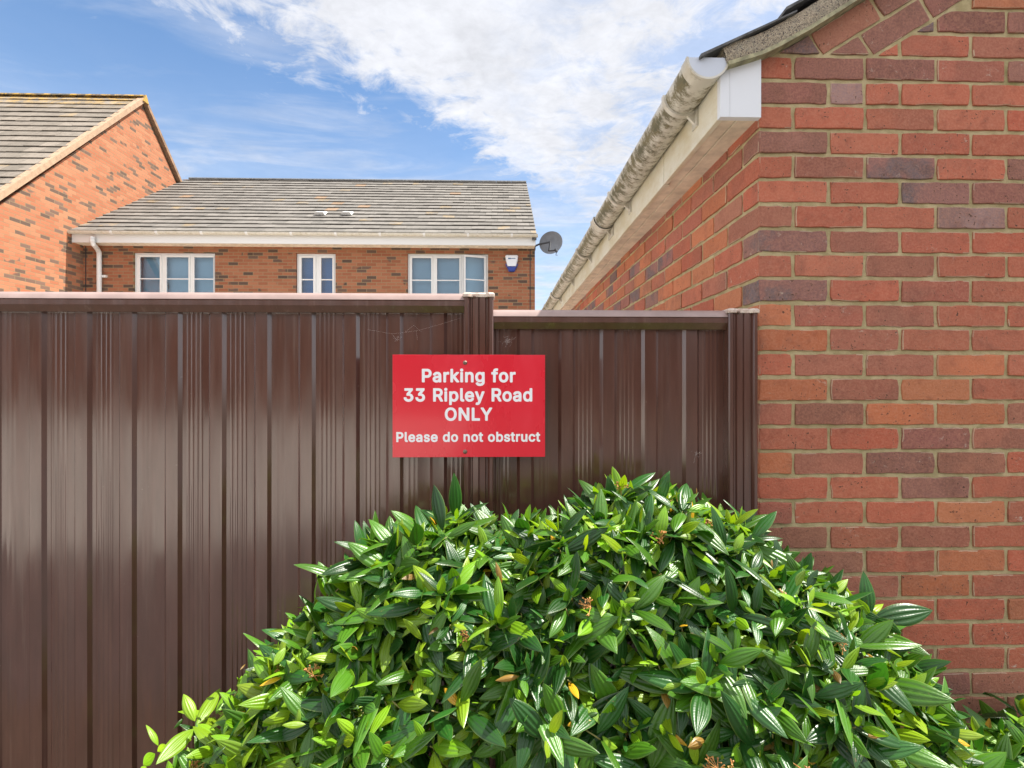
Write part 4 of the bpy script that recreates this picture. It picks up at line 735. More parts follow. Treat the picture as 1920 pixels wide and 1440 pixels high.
web('cobweb', [[(690, 618), (735, 626), (780, 620), (800, 615), (840, 604), (862, 596)], [(760, 622), (776, 610), (790, 622)], [(735, 626), (746, 640)], [(780, 620), (783, 638)]]+fuzz(745, 635, 9, 16), 'long fine cobweb strand across the tall panel left of the post')
web('cobweb', fuzz(1308, 850, 8, 18)+[[(1308, 842), (1300, 868)]], 'small knotted cobweb low on the right fence panel')
# ================================================================ distant houses
def roof_tiles(mb, O, U, V, N, W, L, gauge=.29, tw=.30, cols=((.172, .158, .143), (.187, .172, .155), (.158, .146, .132)), orange=0, top_lichen=0, keep=None):
    rows = int(L/gauge)+1
    for r in range(rows):
        v0 = r*gauge-.0; v1 = min(L, v0+gauge+.06)
        off = (r % 2)*.5*tw; u = -off; wob = random.uniform(-.008, .008)
        while u < W:
            a = max(0, u); b = min(W, u+tw-.004)
            if b-a > .02:
                c = random.choice(cols); k = random.uniform(.90, 1.10)
                if random.random() < orange: c = (.24, .165, .11)
                mb.col = (c[0]*k, c[1]*k, c[2]*k, 1)
                lv = max(0, 1-(L-v0)/1.0)*top_lichen; mb.par = (min(1, lv+(.22 if random.random() < .04 else .0)), 0, 0, 1)
                dv = random.uniform(-.007, .007)+wob+.006*math.sin(a*1.3+r); lift = .034+random.uniform(-.004, .005)
                q = [(a, v0+dv, lift), (b, v0+dv, lift), (b, v1, .004), (a, v1, .004)]
                P_ = [O+U*x_+V*y_+N*h for x_, y_, h in q]; Q_ = [p-N*.014 for p in P_]
                mb.add(P_+Q_, [(0, 1, 2, 3), (4, 5, 1, 0), (5, 6, 2, 1), (7, 4, 0, 3), (7, 6, 5, 4)])
            u += tw
def ridge(mb, A, B, r=.11, lich=0):
    A = Vector(A); B = Vector(B); n = int((B-A).length/.45); d = (B-A)/n
    for i in range(n):
        p = A+d*i; q = p+d*.985; s = d.normalized(); sd = s.cross(Vector((0, 0, 1))).normalized(); vs = []
        for pt in (p, q):
            for k in range(9):
                a = math.pi*k/8; vs.append(pt+sd*math.cos(a)*r+Vector((0, 0, math.sin(a)*r*.75-.03)))
        mb.col = (.10*random.uniform(.8, 1.3), .085, .07, 1); mb.par = (lich, 0, 0, 1)
        mb.add(vs, [(k, k+1, 9+k+1, 9+k) for k in range(8)]+[tuple(range(9)), tuple(range(9, 18))])

HY = 12.0                                              # front wall of the house behind the fence
HXL = at(156, 500, HY)[0]; HXR = at(1003, 500, HY)[0]
EY = HY-.36; ez = at(500, 436, EY)[1]; ry = 15.9; rz = at(600, 339, ry)[1]
house = empty('brick_house', ((HXL+HXR)/2, 15.9, 0), 'two storey brick house with white windows and grey tiled roof above the fence', 'house')
# wall with openings
wins = []
for (a, b, top) in ((250, 403, 473), (555, 629, 474.5), (764, 915, 475)):
    xa, zt_ = at(a, top, HY); xb, _ = at(b, top, HY); wins.append((xa, xb, zt_-1.20, zt_))
mb = MB(); ztop = ez-.03; xs = [HXL]+[v for w_ in wins for v in w_[:2]]+[HXR]
def wbox(x0, x1, z0, z1): mb.box(x0, x1, HY, HY+.10, z0, z1)
for i in range(0, len(xs), 2): wbox(xs[i], xs[i+1], 0, ztop)
for w_ in wins: wbox(w_[0], w_[1], 0, w_[2]); wbox(w_[0], w_[1], w_[3], ztop)
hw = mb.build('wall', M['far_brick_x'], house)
mb = MB(); gz = lambda y_: ez+(y_-EY)*(rz-ez)/(ry-EY)-.12
yb = 2*ry-HY
mb.prism([(HY+.003, 0), (yb, 0), (yb, gz(HY)), (ry, gz(ry)), (HY+.003, gz(HY))], lambda u, v, t: (t, u, v), HXR-.1, HXR-.002)
mb.build('gable_wall', M['far_brick_y'], house)
mb = MB(); mb.box(HXL+.1, HXR-.11, HY+.9, HY+.95, 0, ztop); mb.build('inner_wall', M['sky_backing'], house)
# roof
mb = MB(); RXR = at(1006, 440, EY)[0]; RW = RXR-HXL+.30
Vv = Vector((0, ry-EY, rz-ez)); RL = Vv.length; Vv.normalize(); Nn = Vector((0, -Vv.z, Vv.y)); O = Vector((HXL-.02, EY, ez))
roof_tiles(mb, O, Vector((1, 0, 0)), Vv, Nn, RXR-O.x, RL, orange=.012)
Vb = Vector((0, -Vv.y, Vv.z)); roofL = RL
mb.add([(O.x, ry, rz), (RXR, ry, rz), (RXR, 2*ry-EY, ez), (O.x, 2*ry-EY, ez)], [(0, 1, 2, 3)])
mb.add([O+Vector((0, .0, -.01)), Vector((RXR, EY, ez-.01)), Vector((RXR, ry, rz-.02)), Vector((O.x, ry, rz-.02))], [(0, 1, 2, 3)])
hr = mb.build('roof', M['tile'], house, attrs=True, fixn=False)
mb = MB(); ridge(mb, (HXL+.1, ry, rz+.02), (RXR, ry, rz+.02), .09); mb.build('ridge', M['tile_dark'], hr, smooth=40).matrix_parent_inverse = Matrix()
for px_ in (600, 650):
    mb = MB(); d = ray(px_, 406); k = (O-Vector((0, 0, CZ))).dot(Nn)/Vector(d).dot(Nn); p = Vector((0, 0, CZ))+Vector(d)*k+Nn*.03
    q = []
    for u, v, h in ((-.13, 0, .0), (.13, 0, .0), (.13, .24, 0), (-.13, .24, 0), (-.10, -.03, .09), (.10, -.03, .09), (.12, .22, .035), (-.12, .22, .035)):
        q.append(p+Vector((u, 0, 0))+Vv*v+Nn*h)
    mb.add(q, [(0, 1, 2, 3), (4, 7, 6, 5), (0, 4, 5, 1), (1, 5, 6, 2), (2, 6, 7, 3), (3, 7, 4, 0)])
    o = mb.build('roof_vent', M['white_old'], house, bevel=.01)
# verge strip at right
mb = MB(); mb.add([p for p in (Vector((RXR, EY, ez-.03)), Vector((RXR, ry, rz-.03)), Vector((RXR, ry, rz-.13)), Vector((RXR, EY, ez-.13)))]+
                  [p+Vector((-.1, 0, 0)) for p in (Vector((RXR, EY, ez-.03)), Vector((RXR, ry, rz-.03)), Vector((RXR, ry, rz-.13)), Vector((RXR, EY, ez-.13)))],
                  [(0, 1, 2, 3), (4, 7, 6, 5), (0, 4, 5, 1), (2, 6, 7, 3), (0, 3, 7, 4), (1, 5, 6, 2)])
mb.build('verge', M['tile_dark'], house)
# gutter + fascia + soffit
mb = MB(); n = 10; gy = EY-.02; gzz = ez-.005; gr = .06; out = [(gy-gr*math.cos(math.pi*i/n), gzz-gr*math.sin(math.pi*i/n)) for i in range(n+1)]
inn = [(gy-(gr-.006)*math.cos(math.pi*i/n), gzz-(gr-.006)*math.sin(math.pi*i/n)) for i in range(n+1)][::-1]
mb.prism(out+inn, lambda u, v, t: (t, u, v), HXL-.03, RXR+.02); mb.box(RXR+.015, RXR+.025, gy-gr, gy+gr, gzz-gr, gzz)
hg = mb.build('gutter', M['gutter_clean'], house, smooth=40)
x_ = HXL+.9
while x_ < RXR:
    mb = MB()
    o2 = [(gy-(gr+.008)*math.cos(math.pi*i/n), gzz-(gr+.008)*math.sin(math.pi*i/n)) for i in range(n+1)]
    mb.prism(o2, lambda u, v, t: (t, u, v), x_, x_+.05); x_ += .98
    mb.build('gutter_bracket', M['white_old'], hg, smooth=40).matrix_parent_inverse = Matrix()
mb = MB(); zf0 = at(500, 457, EY+.05)[1]; mb.box(HXL, RXR-.02, EY+.045, EY+.065, zf0, ez-.01); mb.build('fascia_board', M['white_old'], house)
mb = MB(); mb.box(HXL, RXR-.03, EY+.066, HY-.001, zf0+.01, zf0+.02); mb.build('soffit', M['soffit'], house)
# downpipe with swan neck
mb = MB(); xa, za = at(173, 444, EY-.02); xb_, zb_ = at(186, 468, HY-.07)
mb.tube([(xa, EY-.02, za), (xa, EY-.02, za-.10), (xa+.01, EY+.0, za-.16), (xb_-.02, HY-.09, zb_-.0), (xb_, HY-.07, zb_-.07), (xb_, HY-.07, zb_-.2), (xb_, HY-.07, 0)], .050, 12)
mb.tube([(xa, EY-.02, za-.06), (xa, EY-.02, za-.11)], .058, 12); mb.box(xb_-.08, xb_+.13, HY-.05, HY-.0, zb_-.62, zb_-.57)
mb.build('downpipe', M['white_old'], house, smooth=40)
for px_ in (161, 994):
    mb = MB(); X_ = at(px_, 500, HY)[0]; mb.box(X_-.009, X_+.009, HY-.006, HY-.0005, 0, zf0-.01); mb.build('movement_joint', M['black'], house)
# windows
def window(w_, lights, bar, deep, sash_open=None):
    xa, xb, z0, z1 = w_; y0 = HY+.055; fr = .045
    mb = MB(); mb.box(xa+.002, xb-.002, y0, y0+.06, z1-fr, z1-.002); mb.box(xa+.002, xb-.002, y0, y0+.06, z0, z0+fr)
    mb.box(xa+.002, xa+fr, y0, y0+.06, z0+fr, z1-fr); mb.box(xb-fr, xb-.002, y0, y0+.06, z0+fr, z1-fr)
    for l in range(len(lights)-1):
        m_ = (lights[l][1]+lights[l+1][0])/2; mb.box(m_-.03, m_+.03, y0, y0+.06, z0+fr, z1-fr)
    f = mb.build('window', M['white_old'], house, bevel=.004)
    mb = MB(); mb.box(xa-.04, xb+.04, HY-.05, HY+.05, z0-.05, z0-.001); s = mb.build('sill', M['white_old'], f); s.matrix_parent_inverse = Matrix()
    mb = MB(); mb.box(xa-.1, xb+.1, HY+.19, HY+.2, z0-.1, z1+.1); s = mb.build('blind', M['sky_backing'] if deep else M['blind'], f); s.matrix_parent_inverse = Matrix()  # the deep window has no blind, only the painted sky-blue sheet
    edges = [xa+fr]+[(lights[l][1]+lights[l+1][0])/2 for l in range(len(lights)-1)]+[xb-fr]
    for l, (pa, pb) in enumerate(lights):
        a = edges[l]+(.031 if l else .001); b = edges[l+1]-(.031 if l < len(lights)-1 else .001)
        mb = MB(); ys = y0-.012; gt = z1-fr-(z1-lights_top[0]-fr if False else .055); T = .055; zt_, zb_ = z1-fr-.002, z0+fr+.002
        P0 = (0, b-a); bx_ = [(0, b-a, zt_-T+.01, zt_), (0, b-a, zb_, zb_+T-.01), (0, pa-a, zb_+T-.01, zt_-T+.01), (pb-a, b-a, zb_+T-.01, zt_-T+.01), (pa-a, pb-a, bar-.012, bar+.012)]
        hinge = Matrix.Translation((a, ys, 0))
        if sash_open == l: hinge = Matrix.Translation((b, ys-.01, 0)) @ Matrix.Rotation(R(17), 4, 'Z') @ Matrix.Translation((-(b-a), 0, 0))
        for (q0, q1, z_0, z_1) in bx_: mb.box(q0, q1, 0, .05 if z_1-z_0 > .03 else .03, z_0, z_1, hinge)
        s = mb.build('sash', M['white_old'], f, bevel=.003); s.matrix_parent_inverse = Matrix()
        mb = MB(); mb.add([hinge @ Vector(p) for p in ((pa-a, .02, zb_+T-.01), (pb-a, .02, zb_+T-.01), (pb-a, .02, zt_-T+.01), (pa-a, .02, zt_-T+.01))], [(0, 1, 2, 3)])
        s = mb.build('pane', M['glass'], f, fixn=False); s.matrix_parent_inverse = Matrix()
lights_top = [0]
def L_(px_list): return [(at(a, 500, HY)[0], at(b, 500, HY)[0]) for a, b in px_list]
zbar = at(300, 522, HY)[1]
window(wins[0], L_([(260, 297), (310, 351), (362, 398)]), zbar, False)
window(wins[1], L_([(564, 586), (601, 622)]), zbar, True)
window(wins[2], L_([(772, 808), (819, 861), (872, 908)]), zbar, False, sash_open=2)

# alarm box
ax, az = at(959.5, 494, HY)
al = empty('alarm_box', (ax, HY, az), 'white shield shaped burglar alarm box with a blue base on the house wall', 'alarm box')
mb = MB(); sh = [(-.15, .17), (-.12, .19), (.12, .19), (.15, .17), (.14, .08), (.10, -.08), (-.10, -.08), (-.14, .08)]
vs = [(ax+u, HY-.002, az+v) for u, v in sh]+[(ax+u*.97, HY-.055, az+v*.97) for u, v in sh]+[(ax+u*.85, HY-.07, az+v*.85) for u, v in sh]; n = 8
fs = [(r*n+i, r*n+(i+1) % n, (r+1)*n+(i+1) % n, (r+1)*n+i) for r in range(2) for i in range(n)]+[tuple(range(16, 24))]
mb.add(vs, fs); mb.build('cover', M['white_clean'], al, bevel=.006)
mb = MB(); mb.prism([(-.125, -.02), (-.105, -.082), (.105, -.082), (.125, -.02), (.15, -.02), (.07, -.19), (.03, -.20), (-.03, -.20), (-.07, -.19), (-.15, -.02)][:10], lambda u, v, t: (ax+u, t, az+v), HY-.05, HY-.003)
mb.prism([(-.098, -.083), (.098, -.083), (.055, -.185), (-.055, -.185)], lambda u, v, t: (ax+u, t, az+v), HY-.066, HY-.049)
mb.build('base', M['blue'], al, bevel=.004)
mb = MB(); mb.box(ax-.085, ax-.02, HY-.0745, HY-.070, az+.085, az+.112); mb.box(ax-.015, ax+.085, HY-.0745, HY-.070, az+.092, az+.106)
mb.build('printed_band', M['ink'], al)

# satellite dish
DYc = HY+.10; dxc, dzc = at(1033, 455, DYc)
dish = empty('satellite_dish', (HXR, DYc, dzc-.1), 'grey oval satellite dish on a black arm at the corner of the house', 'satellite dish')
Md = Matrix.Translation((dxc, DYc, dzc)) @ Matrix.Rotation(R(-28), 4, 'Y') @ Matrix.Rotation(R(90), 4, 'X') @ Matrix.Rotation(R(14), 4, 'X') @ Matrix.Scale(1.12, 4, (1, 0, 0))
mb = MB(); rr = .245
prof = [(0.001, -.05)]+[(rr*i/10, -.05+.05*(i/10)**2) for i in range(1, 11)]+[(rr+.008, .004), (rr+.008, -.004), (rr, -.006)]+[(rr*i/10, -.056+.05*(i/10)**2) for i in range(9, 0, -1)]+[(.001, -.056)]
mb.lathe(prof, Md, 36); mb.build('reflector', M['dish'], dish, smooth=40)
mb = MB(); hx, hz = at(1011, 458, HY+.05); mx_, mz_ = at(1032, 453, HY-.05); ex_, ez_ = at(1031, 468, HY-.22); lx, lz = at(1043, 470, HY-.28)
mb.tube([(HXR-.0, HY+.12, hz-.03), (hx, HY+.05, hz), (mx_, HY-.02, mz_)], .022, 8)
mb.tube([(mx_, HY-.03, mz_), (ex_, HY-.10, ez_)], [.022, .03], 8); mb.tube([(ex_, HY-.1, ez_), (lx, HY-.30, lz)], .016, 8)
mb.box(HXR-.0, HXR+.02, HY+.06, HY+.2, hz-.12, hz+.08)
mb.build('arm', M['black'], dish)
mb = MB(); mb.tube([(lx-.02, HY-.29, lz+.03), (lx+.01, HY-.31, lz-.04)], [.032, .026], 10); mb.tube([(lx, HY-.3, lz-.04), (lx-.01, HY-.3, lz-.11), (lx+.03, HY-.28, lz-.10)], .008, 6)
mb.build('receiver', M['black'], dish)

# ---- tall gabled house on the left
LX = HXL-.005
yA, zA = atx(266, 184, LX); y0_, z0_ = atx(0, 360, LX); sl = (zA-z0_)/(yA-y0_)
LE = 4.3; yE = yA-(zA-LE)/sl; yB = 2*yA-yE
tall = empty('gabled_house', (LX-4.5, yA, 0), 'taller sunlit brick house with its gable end facing right, at the left edge', 'house')
mb = MB(); mb.prism([(yE+.25, 0), (yB-.25, 0), (yB-.25, LE), (yA, zA-.16), (yE+.25, LE)], lambda u, v, t: (t, u, v), LX-.3, LX); mb.build('gable_wall', M['far_brick_y'], tall)
for ya_, yb_ in ((yE+.25, yE+.35), (yB-.35, yB-.25)):
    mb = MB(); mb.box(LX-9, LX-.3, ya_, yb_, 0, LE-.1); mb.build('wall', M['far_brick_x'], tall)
Vt = Vector((0, yA-yE, zA-LE)); TL = Vt.length; Vt.normalize(); Nt = Vector((0, -Vt.z, Vt.y))
mb = MB(); roof_tiles(mb, Vector((LX-9, yE, LE)), Vector((1, 0, 0)), Vt, Nt, 9.02, TL, gauge=.31, tw=.33, cols=((.19, .162, .134), (.215, .184, .152), (.17, .146, .12)), top_lichen=1)
mb.add([(LX-9, yA, zA-.01), (LX, yA, zA-.01), (LX, yB, LE), (LX-9, yB, LE)], [(0, 1, 2, 3)])
mb.add([(LX-9, yE, LE-.02), (LX, yE, LE-.02), (LX, yA, zA-.03), (LX-9, yA, zA-.03)], [(0, 1, 2, 3)])
tr = mb.build('roof', M['tile'], tall, attrs=True, fixn=False)
mb = MB(); ridge(mb, (LX-9, yA, zA+.03), (LX+.10, yA, zA+.03), .10, .8); mb.build('ridge', M['tile'], tr, smooth=40, attrs=True).matrix_parent_inverse = Matrix()
def verge(ya, za, yb, zb, m_, w_):
    mb = MB(); d = Vector((0, yb-ya, zb-za)).normalized(); nrm = Vector((0, -d.z, d.y)) if d.z > 0 and d.y > 0 else Vector((0, d.z, -d.y))
    if nrm.z < 0: nrm = -nrm
    A = Vector((LX, ya, za)); B = Vector((LX, yb, zb)); q = []
    for X_ in (-.06, .09):
        for P_, o_ in ((A, -w_), (B, -w_), (B, .03), (A, .03)): q.append(P_+nrm*o_+Vector((X_, 0, 0)))
    mb.add(q, [(0, 1, 2, 3), (7, 6, 5, 4), (0, 4, 5, 1), (3, 2, 6, 7), (0, 3, 7, 4), (1, 5, 6, 2)]); return mb.build('verge', m_, tall)
verge(yE, LE, yA, zA, M['cream_verge'], .075); verge(yA+.02, zA, yB, LE, mat('brown_verge', rough=.8, fn=soil((.24, .15, .09), .3, 9, .2)), .06)
mb = MB(); mb.prism([(-.09, -.12), (.0, .09), (.09, -.12)], lambda u, v, t: (LX+t, yA+u*1.2, zA+v), .088, .12); mb.build('ridge_end', mat('lichened_end', rough=.9, fn=soil((.40, .25, .06), .4, 9, .2)), tall)

# ---- houses across the parking court, unseen, added for fence and windows to mirror
def back_house(xl, xr, yf, label):
    xm = (xl+xr)/2; b = empty('court_house', (xm, yf-4, 0), label, 'house')
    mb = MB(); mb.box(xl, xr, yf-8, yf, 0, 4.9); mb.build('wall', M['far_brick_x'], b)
    mb = MB(); Vq = Vector((0, -4.4, 3.1)); Lq = Vq.length; Vq.normalize(); Nq = Vector((0, 3.1, 4.4)).normalized()
    roof_tiles(mb, Vector((xr+.3, yf+.4, 4.8)), Vector((-1, 0, 0)), Vq, Nq, xr-xl+.6, Lq, gauge=.33, tw=.6)
    mb.add([(xl-.3, yf-4, 7.9), (xr+.3, yf-4, 7.9), (xr+.3, yf-8.4, 4.8), (xl-.3, yf-8.4, 4.8)], [(0, 1, 2, 3)])
    for X_ in (xl, xr): mb.add([(X_, yf, 4.9), (X_, yf-8, 4.9), (X_, yf-4, 7.7)], [(0, 1, 2)])
    mb.build('roof', M['tile'], b, attrs=True, fixn=False)
    for X_ in (xm-4.5, xm, xm+4.5):
        for z_ in (.8, 2.9):
            mb = MB(); mb.box(X_-.7, X_+.7, yf, yf+.04, z_, z_+1.25); f = mb.build('window', M['white_old'], b)
            mb = MB(); mb.box(X_-.6, X_+.6, yf+.04, yf+.05, z_+.1, z_+1.15); mb.build('pane', M['dark_glass'], f).matrix_parent_inverse = Matrix()
M['dark_glass'] = mat('dark_glass', (.03, .04, .05), rough=.05)
back_house(-13, 34, -22, 'brick house with a tiled roof mirrored in the windows of the house behind the fence')
back_house(-36, -15, -24, 'unseen brick house added behind the camera, mirrored faintly in the glossy brown fence')

# ================================================================ shrubs
def leaf_batch(base, axis, side_, length, width, droop, curl):
    """arrays: base (n,3), axis (n,3) direction of the leaf, side_ (n,3) unit, -> verts (n,R,C,3)"""
    NR, NC = 11, 17
    s = np.linspace(0, 1, NR)[None, :, None]; c = np.linspace(-1, 1, NC)[None, None, :]
    nrm = np.cross(axis, side_); nrm /= np.linalg.norm(nrm, axis=1)[:, None]
    hw = (np.sin(np.pi*np.clip(s, 0, 1)**.95)**.85)*(1-.15*s); hw = np.maximum(hw, .035*(1-s))
    L = length[:, None, None]; W = width[:, None, None]; D = droop[:, None, None]; Cc = curl[:, None, None]
    xx = L*s*(1-.12*np.abs(D)*s)+0*c
    yy = W*hw*c
    groove = np.abs(np.sin(2*np.pi*c*.5*2))**.9           # lobes between the three sunk veins
    zz = W*hw**.7*(.13*groove*np.cos(c*1.1)) - W*hw*Cc*c**2 - L*D*s**2.0 + W*.04*np.sin(9*s+7*Cc)*c
    zz = zz + 0*xx
    v = base[:, None, None, :]+axis[:, None, None, :]*xx[..., None]+side_[:, None, None, :]*yy[..., None]+nrm[:, None, None, :]*zz[..., None]
    return v
def shrub_mesh(name, V, colr, parent):
    n, NR, NC, _ = V.shape
    idx = np.arange(NR*NC).reshape(NR, NC); q = np.stack([idx[:-1, :-1], idx[:-1, 1:], idx[1:, 1:], idx[1:, :-1]], -1).reshape(-1, 4)
    F = (q[None]+(np.arange(n)*NR*NC)[:, None, None]).reshape(-1, 4)
    me = bpy.data.meshes.new(name); nv = n*NR*NC; nf = len(F)
    me.vertices.add(nv); me.vertices.foreach_set('co', V.reshape(-1).astype(np.float32))
    me.loops.add(nf*4); me.loops.foreach_set('vertex_index', F.reshape(-1).astype(np.int32))
    me.polygons.add(nf); me.polygons.foreach_set('loop_start', (np.arange(nf)*4).astype(np.int32))
    me.polygons.foreach_set('use_smooth', np.ones(nf, dtype=bool))
    me.update(calc_edges=True)
    a = me.attributes.new('bcol', 'FLOAT_COLOR', 'FACE'); cc = np.concatenate([colr, np.ones((n, 1))], 1); cc = np.repeat(cc, len(q), 0); a.data.foreach_set('color', cc.reshape(-1).astype(np.float32))
    uv = me.uv_layers.new(name='UVMap'); gu, gv = np.meshgrid(np.linspace(0, 1, NR), np.linspace(0, 1, NC), indexing='ij'); g = np.stack([gu, gv], -1).reshape(-1, 2)
    uvl = np.tile(g[q.reshape(-1)], (n, 1)); uv.data.foreach_set('uv', uvl.reshape(-1).astype(np.float32))
    me.materials.append(M['leaf']); me.validate(); return link(name, me, parent)
def unit(a): return a/np.maximum(1e-9, np.linalg.norm(a, axis=-1, keepdims=True))
def shrub(parent, sil, yr, Rr, zb, nshoot, young_fn, seed, nstalk):
    rg = np.random.default_rng(seed)
    P_ = np.array([(at(a, b, yr-.05)[0], at(a, b, yr-.05)[1]-.035) for a, b in sil])
    # arc-length sampling of the skyline
    seg = np.linalg.norm(np.diff(P_, axis=0), axis=1); cum = np.concatenate([[0], np.cumsum(seg)])
    q1, q2, q3 = rg.uniform(0, 6, 3)
    def surf(t, ph):
        X = np.interp(t, cum, P_[:, 0]); S = np.interp(t, cum, P_[:, 1])
        ls = S*0+1.; R_ = Rr*(.55+.45*np.clip((S-zb)/(P_[:, 1].max()-zb), 0, 1))
        wv = .020*np.sin(t*9+ph*5+q1)+.016*np.sin(t*17-ph*8+q2)+.012*np.sin(t*31+ph*11+q3)
        Z = zb+(S-zb)*np.cos(ph)**.8+wv*np.cos(ph); Y = yr-(R_+wv)*np.sin(ph)
        return np.stack([X, Y, Z], -1)
    t = rg.uniform(0, cum[-1], nshoot); ph = np.arccos(rg.uniform(.12, 1, nshoot)**1.0); ph = rg.uniform(-.35, 1.42, nshoot)
    p = surf(t, np.clip(ph, 0, 2)); back = ph < 0; p[back, 1] += -ph[back]*.25
    e_ = .02; nrm = np.cross(surf(t, np.clip(ph, .02, 2)+e_)-surf(t, np.clip(ph, .02, 2)), surf(t+e_, np.clip(ph, 0, 2))-surf(t, np.clip(ph, 0, 2)))
    nrm = unit(nrm); flip = (nrm[:, 1] > 0); nrm[flip] *= -1; nrm[nrm[:, 2] < -.1, 2] *= -1
    dep = np.where(rg.random(nshoot) < .34, rg.uniform(.06, .24, nshoot), rg.exponential(.03, nshoot)); dep[rg.random(nshoot) < .35] *= .2
    p = p-nrm*dep[:, None]+rg.normal(0, .012, (nshoot, 3))
    p[:, 1] = np.minimum(p[:, 1], FYF-.07)
    ax = unit(nrm*.75+np.array([0, -.15, .55])+rg.normal(0, .40, (nshoot, 3)))
    base = []; axis = []; length = []; width = []; droop = []; curl = []; colr = []; refs = []; stems = MB(); 
    yv = young_fn(p)
    for i in range(nshoot):
        a = ax[i]; o1 = unit(np.cross(a, [.3, .9, .2])); o2 = np.cross(a, o1)
        az0 = rg.uniform(0, 6.28); young = rg.random() < yv[i]; big = rg.uniform(.09, .14) if not young else rg.uniform(.07, .11)
        if rg.random() < .30: big *= rg.uniform(.45, .75)
        npair = rg.integers(2, 4)
        vig = rg.uniform(0, 1)
        for k in range(npair):
            pol = [1.35, 1.0, .55][k]+rg.normal(0, .13); sc_ = [1., .86, .50][k]; up = k*.010
            for s_ in (0, 1):
                if rg.random() < .06: continue
                az_ = az0+k*1.57+s_*3.14+rg.normal(0, .22); pl = pol+rg.normal(0, .12)
                d = a*math.cos(pl)+(o1*math.cos(az_)+o2*math.sin(az_))*math.sin(pl)
                Ln = big*sc_*rg.uniform(.85, 1.12)
                base.append(p[i]+a*up+d*.006); axis.append(d); length.append(Ln); width.append(Ln*rg.uniform(.155, .205)); droop.append(rg.uniform(.08, .42)*(1 if k < 2 else .3)); curl.append(rg.uniform(.05, .38))
                r_ = rg.random()
                if young or (k == 2 and rg.random() < .75): c_ = np.array([.175, .315, .012])*rg.uniform(.75, 1.2)*np.array([rg.uniform(.8, 1.2), 1, 1])
                elif r_ < .020: c_ = np.array([.62, .36, .02]); length[-1] *= .45; width[-1] *= .45
                elif r_ < .035: c_ = np.array([.20, .12, .03])*rg.uniform(.5, 1.1); length[-1] *= .5; width[-1] *= .5
                elif r_ < .50: c_ = np.array([.055, .155, .010])*rg.uniform(.7, 1.25)
                else: c_ = np.array([.017, .076, .010])*rg.uniform(.6, 1.5)
                colr.append(c_); refs.append(a*.7+nrm[i]*.4)
        if dep[i] < .09:
            q = p[i]-a*.05; r2 = q-nrm[i]*.05+np.array([0, .01, -.04]); stems.tube([tuple(r2), tuple(q), tuple(p[i]+a*.012)], [.0022, .002, .0013], 5)
    for _ in range(nshoot*2):          # small odd leaves, bits of leaf and new tips between the whorls
        i = rg.integers(0, nshoot); d = unit(rg.normal(0, 1, 3)+nrm[i]*.8+np.array([0, 0, .2])); Ln = rg.uniform(.018, .050)
        base.append(p[i]+rg.normal(0, .028, 3)-nrm[i]*.02); axis.append(d); length.append(Ln); width.append(Ln*rg.uniform(.14, .26)); droop.append(rg.uniform(-.1, .6)); curl.append(rg.uniform(.1, .9)); refs.append(nrm[i]+ax[i]*.5)
        r_ = rg.random(); colr.append(np.array([.17, .30, .02])*rg.uniform(.6, 1.2) if r_ < .45 else (np.array([.34, .20, .04])*rg.uniform(.4, 1.1) if r_ < .58 else np.array([.04, .11, .015])*rg.uniform(.6, 1.4)))
    base = np.array(base); axis = unit(np.array(axis)); sd = unit(np.cross(np.array(refs)+np.array([0, 0, .3])+rg.normal(0, .42, (len(axis), 3)), axis))
    V = leaf_batch(base, axis, sd, np.array(length), np.array(width), np.array(droop), np.array(curl))
    V[..., 1] = np.minimum(V[..., 1], np.where(V[..., 0] > postx[1][0]-.02, 1.518, 1.548))
    shrub_mesh('foliage', V, np.array(colr), parent)
    stems.build('stems', M['stem'], parent, smooth='all', fixn=False)
    # main limbs
    cx_ = float(P_[:, 0].mean())
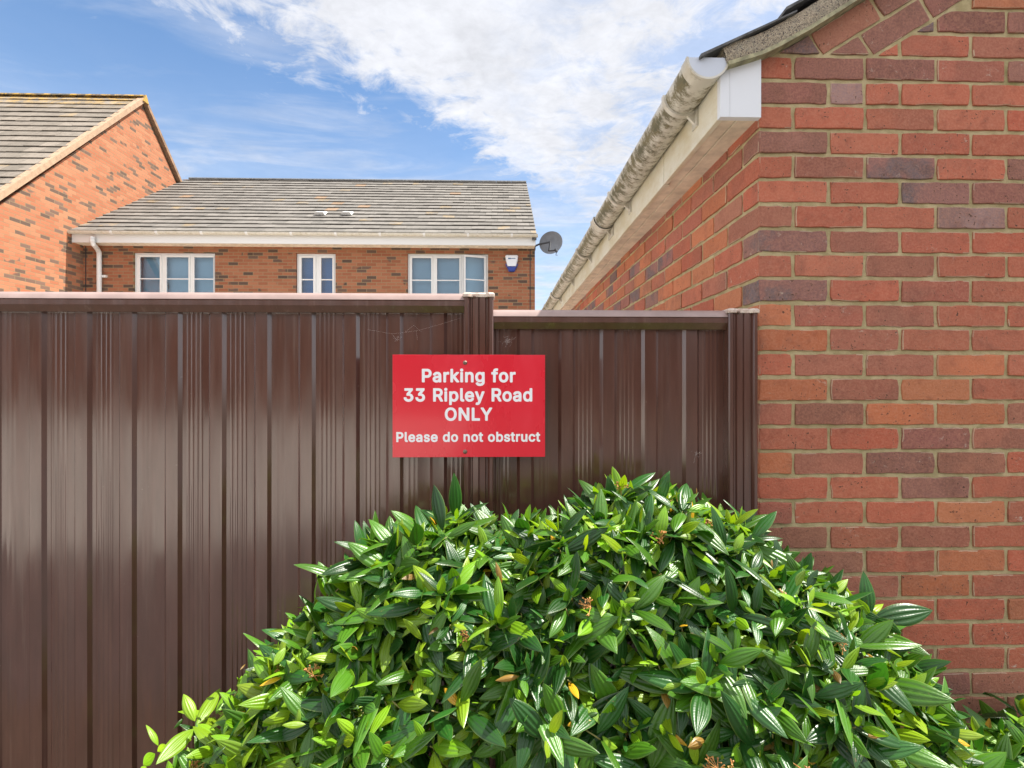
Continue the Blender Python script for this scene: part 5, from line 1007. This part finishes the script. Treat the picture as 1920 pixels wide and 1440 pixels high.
    for j in range(7):
        t_ = rg.uniform(.1, .9)*cum[-1]; e1 = surf(np.array([t_]), np.array([rg.uniform(.1, .9)]))[0]*.97+np.array([cx_*.03, yr*.03, 0]); b0 = np.array([cx_+rg.uniform(-.15, .15), yr-.12+rg.uniform(-.05, .03), -.02])
        m1 = b0*.55+e1*.45+rg.normal(0, .04, 3); mb = MB(); mb.tube([tuple(b0), tuple(m1), tuple(e1*.85+m1*.15)], [.013, .009, .004], 7); mb.build('branch', M['wood'], parent, smooth='all')
    # spent flower heads
    order = np.argsort(dep)[:nstalk*6]; pick = rg.choice(order, nstalk, replace=False)
    for i in pick:
        mb = MB(); b0 = p[i]; a = ax[i]; tip = b0+a*.035; mb.tube([tuple(b0), tuple(tip)], .0014, 5)
        for k in range(9):
            d = unit(a*.8+rg.normal(0, .55, 3)); e1 = tip+d*rg.uniform(.010, .022); mb.tube([tuple(tip), tuple(e1)], .0008, 4)
            for m_ in range(3):
                e2 = e1+unit(d+rg.normal(0, .8, 3))*.008; mb.tube([tuple(e1), tuple(e2)], [.0006, .0016], 4)
        mb.build('flower_stalk', M['stalk'], parent, fixn=False)
main = empty('shrub', (.25, 1.25, 0), 'large evergreen shrub with glossy deeply veined leaves in front of the fence and garage', 'shrub')
SIL = [(290, 1600), (330, 1500), (385, 1430), (450, 1400), (478, 1340), (515, 1280), (520, 1200), (590, 1155), (640, 1115), (690, 1062), (752, 1012), (805, 985), (860, 975), (920, 985), (985, 965), (1050, 955), (1120, 955), (1190, 945), (1270, 945),
       (1340, 960), (1400, 975), (1440, 995), (1500, 1035), (1580, 1080), (1640, 1115), (1690, 1175), (1745, 1250), (1780, 1320), (1800, 1400), (1820, 1560)]
def young_main(p):
    # the low left shoulder of the bush carries more young leaves
    return np.clip(.20+.45*np.clip((-p[:, 0]+.05)/.5, 0, 1)*np.clip((1.15-p[:, 2])/.3, 0, 1), 0, .7)
shrub(main, [(a-(0 if a < 1400 else min(50, (a-1400)*.35)), b+12) for a, b in SIL], 1.36, .42, .30, 2800, young_main, 5, 34)
low = empty('shrub', (1.35, 1.2, 0), 'low evergreen shrub at the foot of the brick garage, at the bottom right corner', 'shrub')
shrub(low, [(1790, 1510), (1830, 1460), (1890, 1425), (1960, 1410), (2040, 1425), (2120, 1480), (2200, 1600)], 1.36, .36, .15, 330, lambda p: p[:, 0]*0+.35, 9, 4)
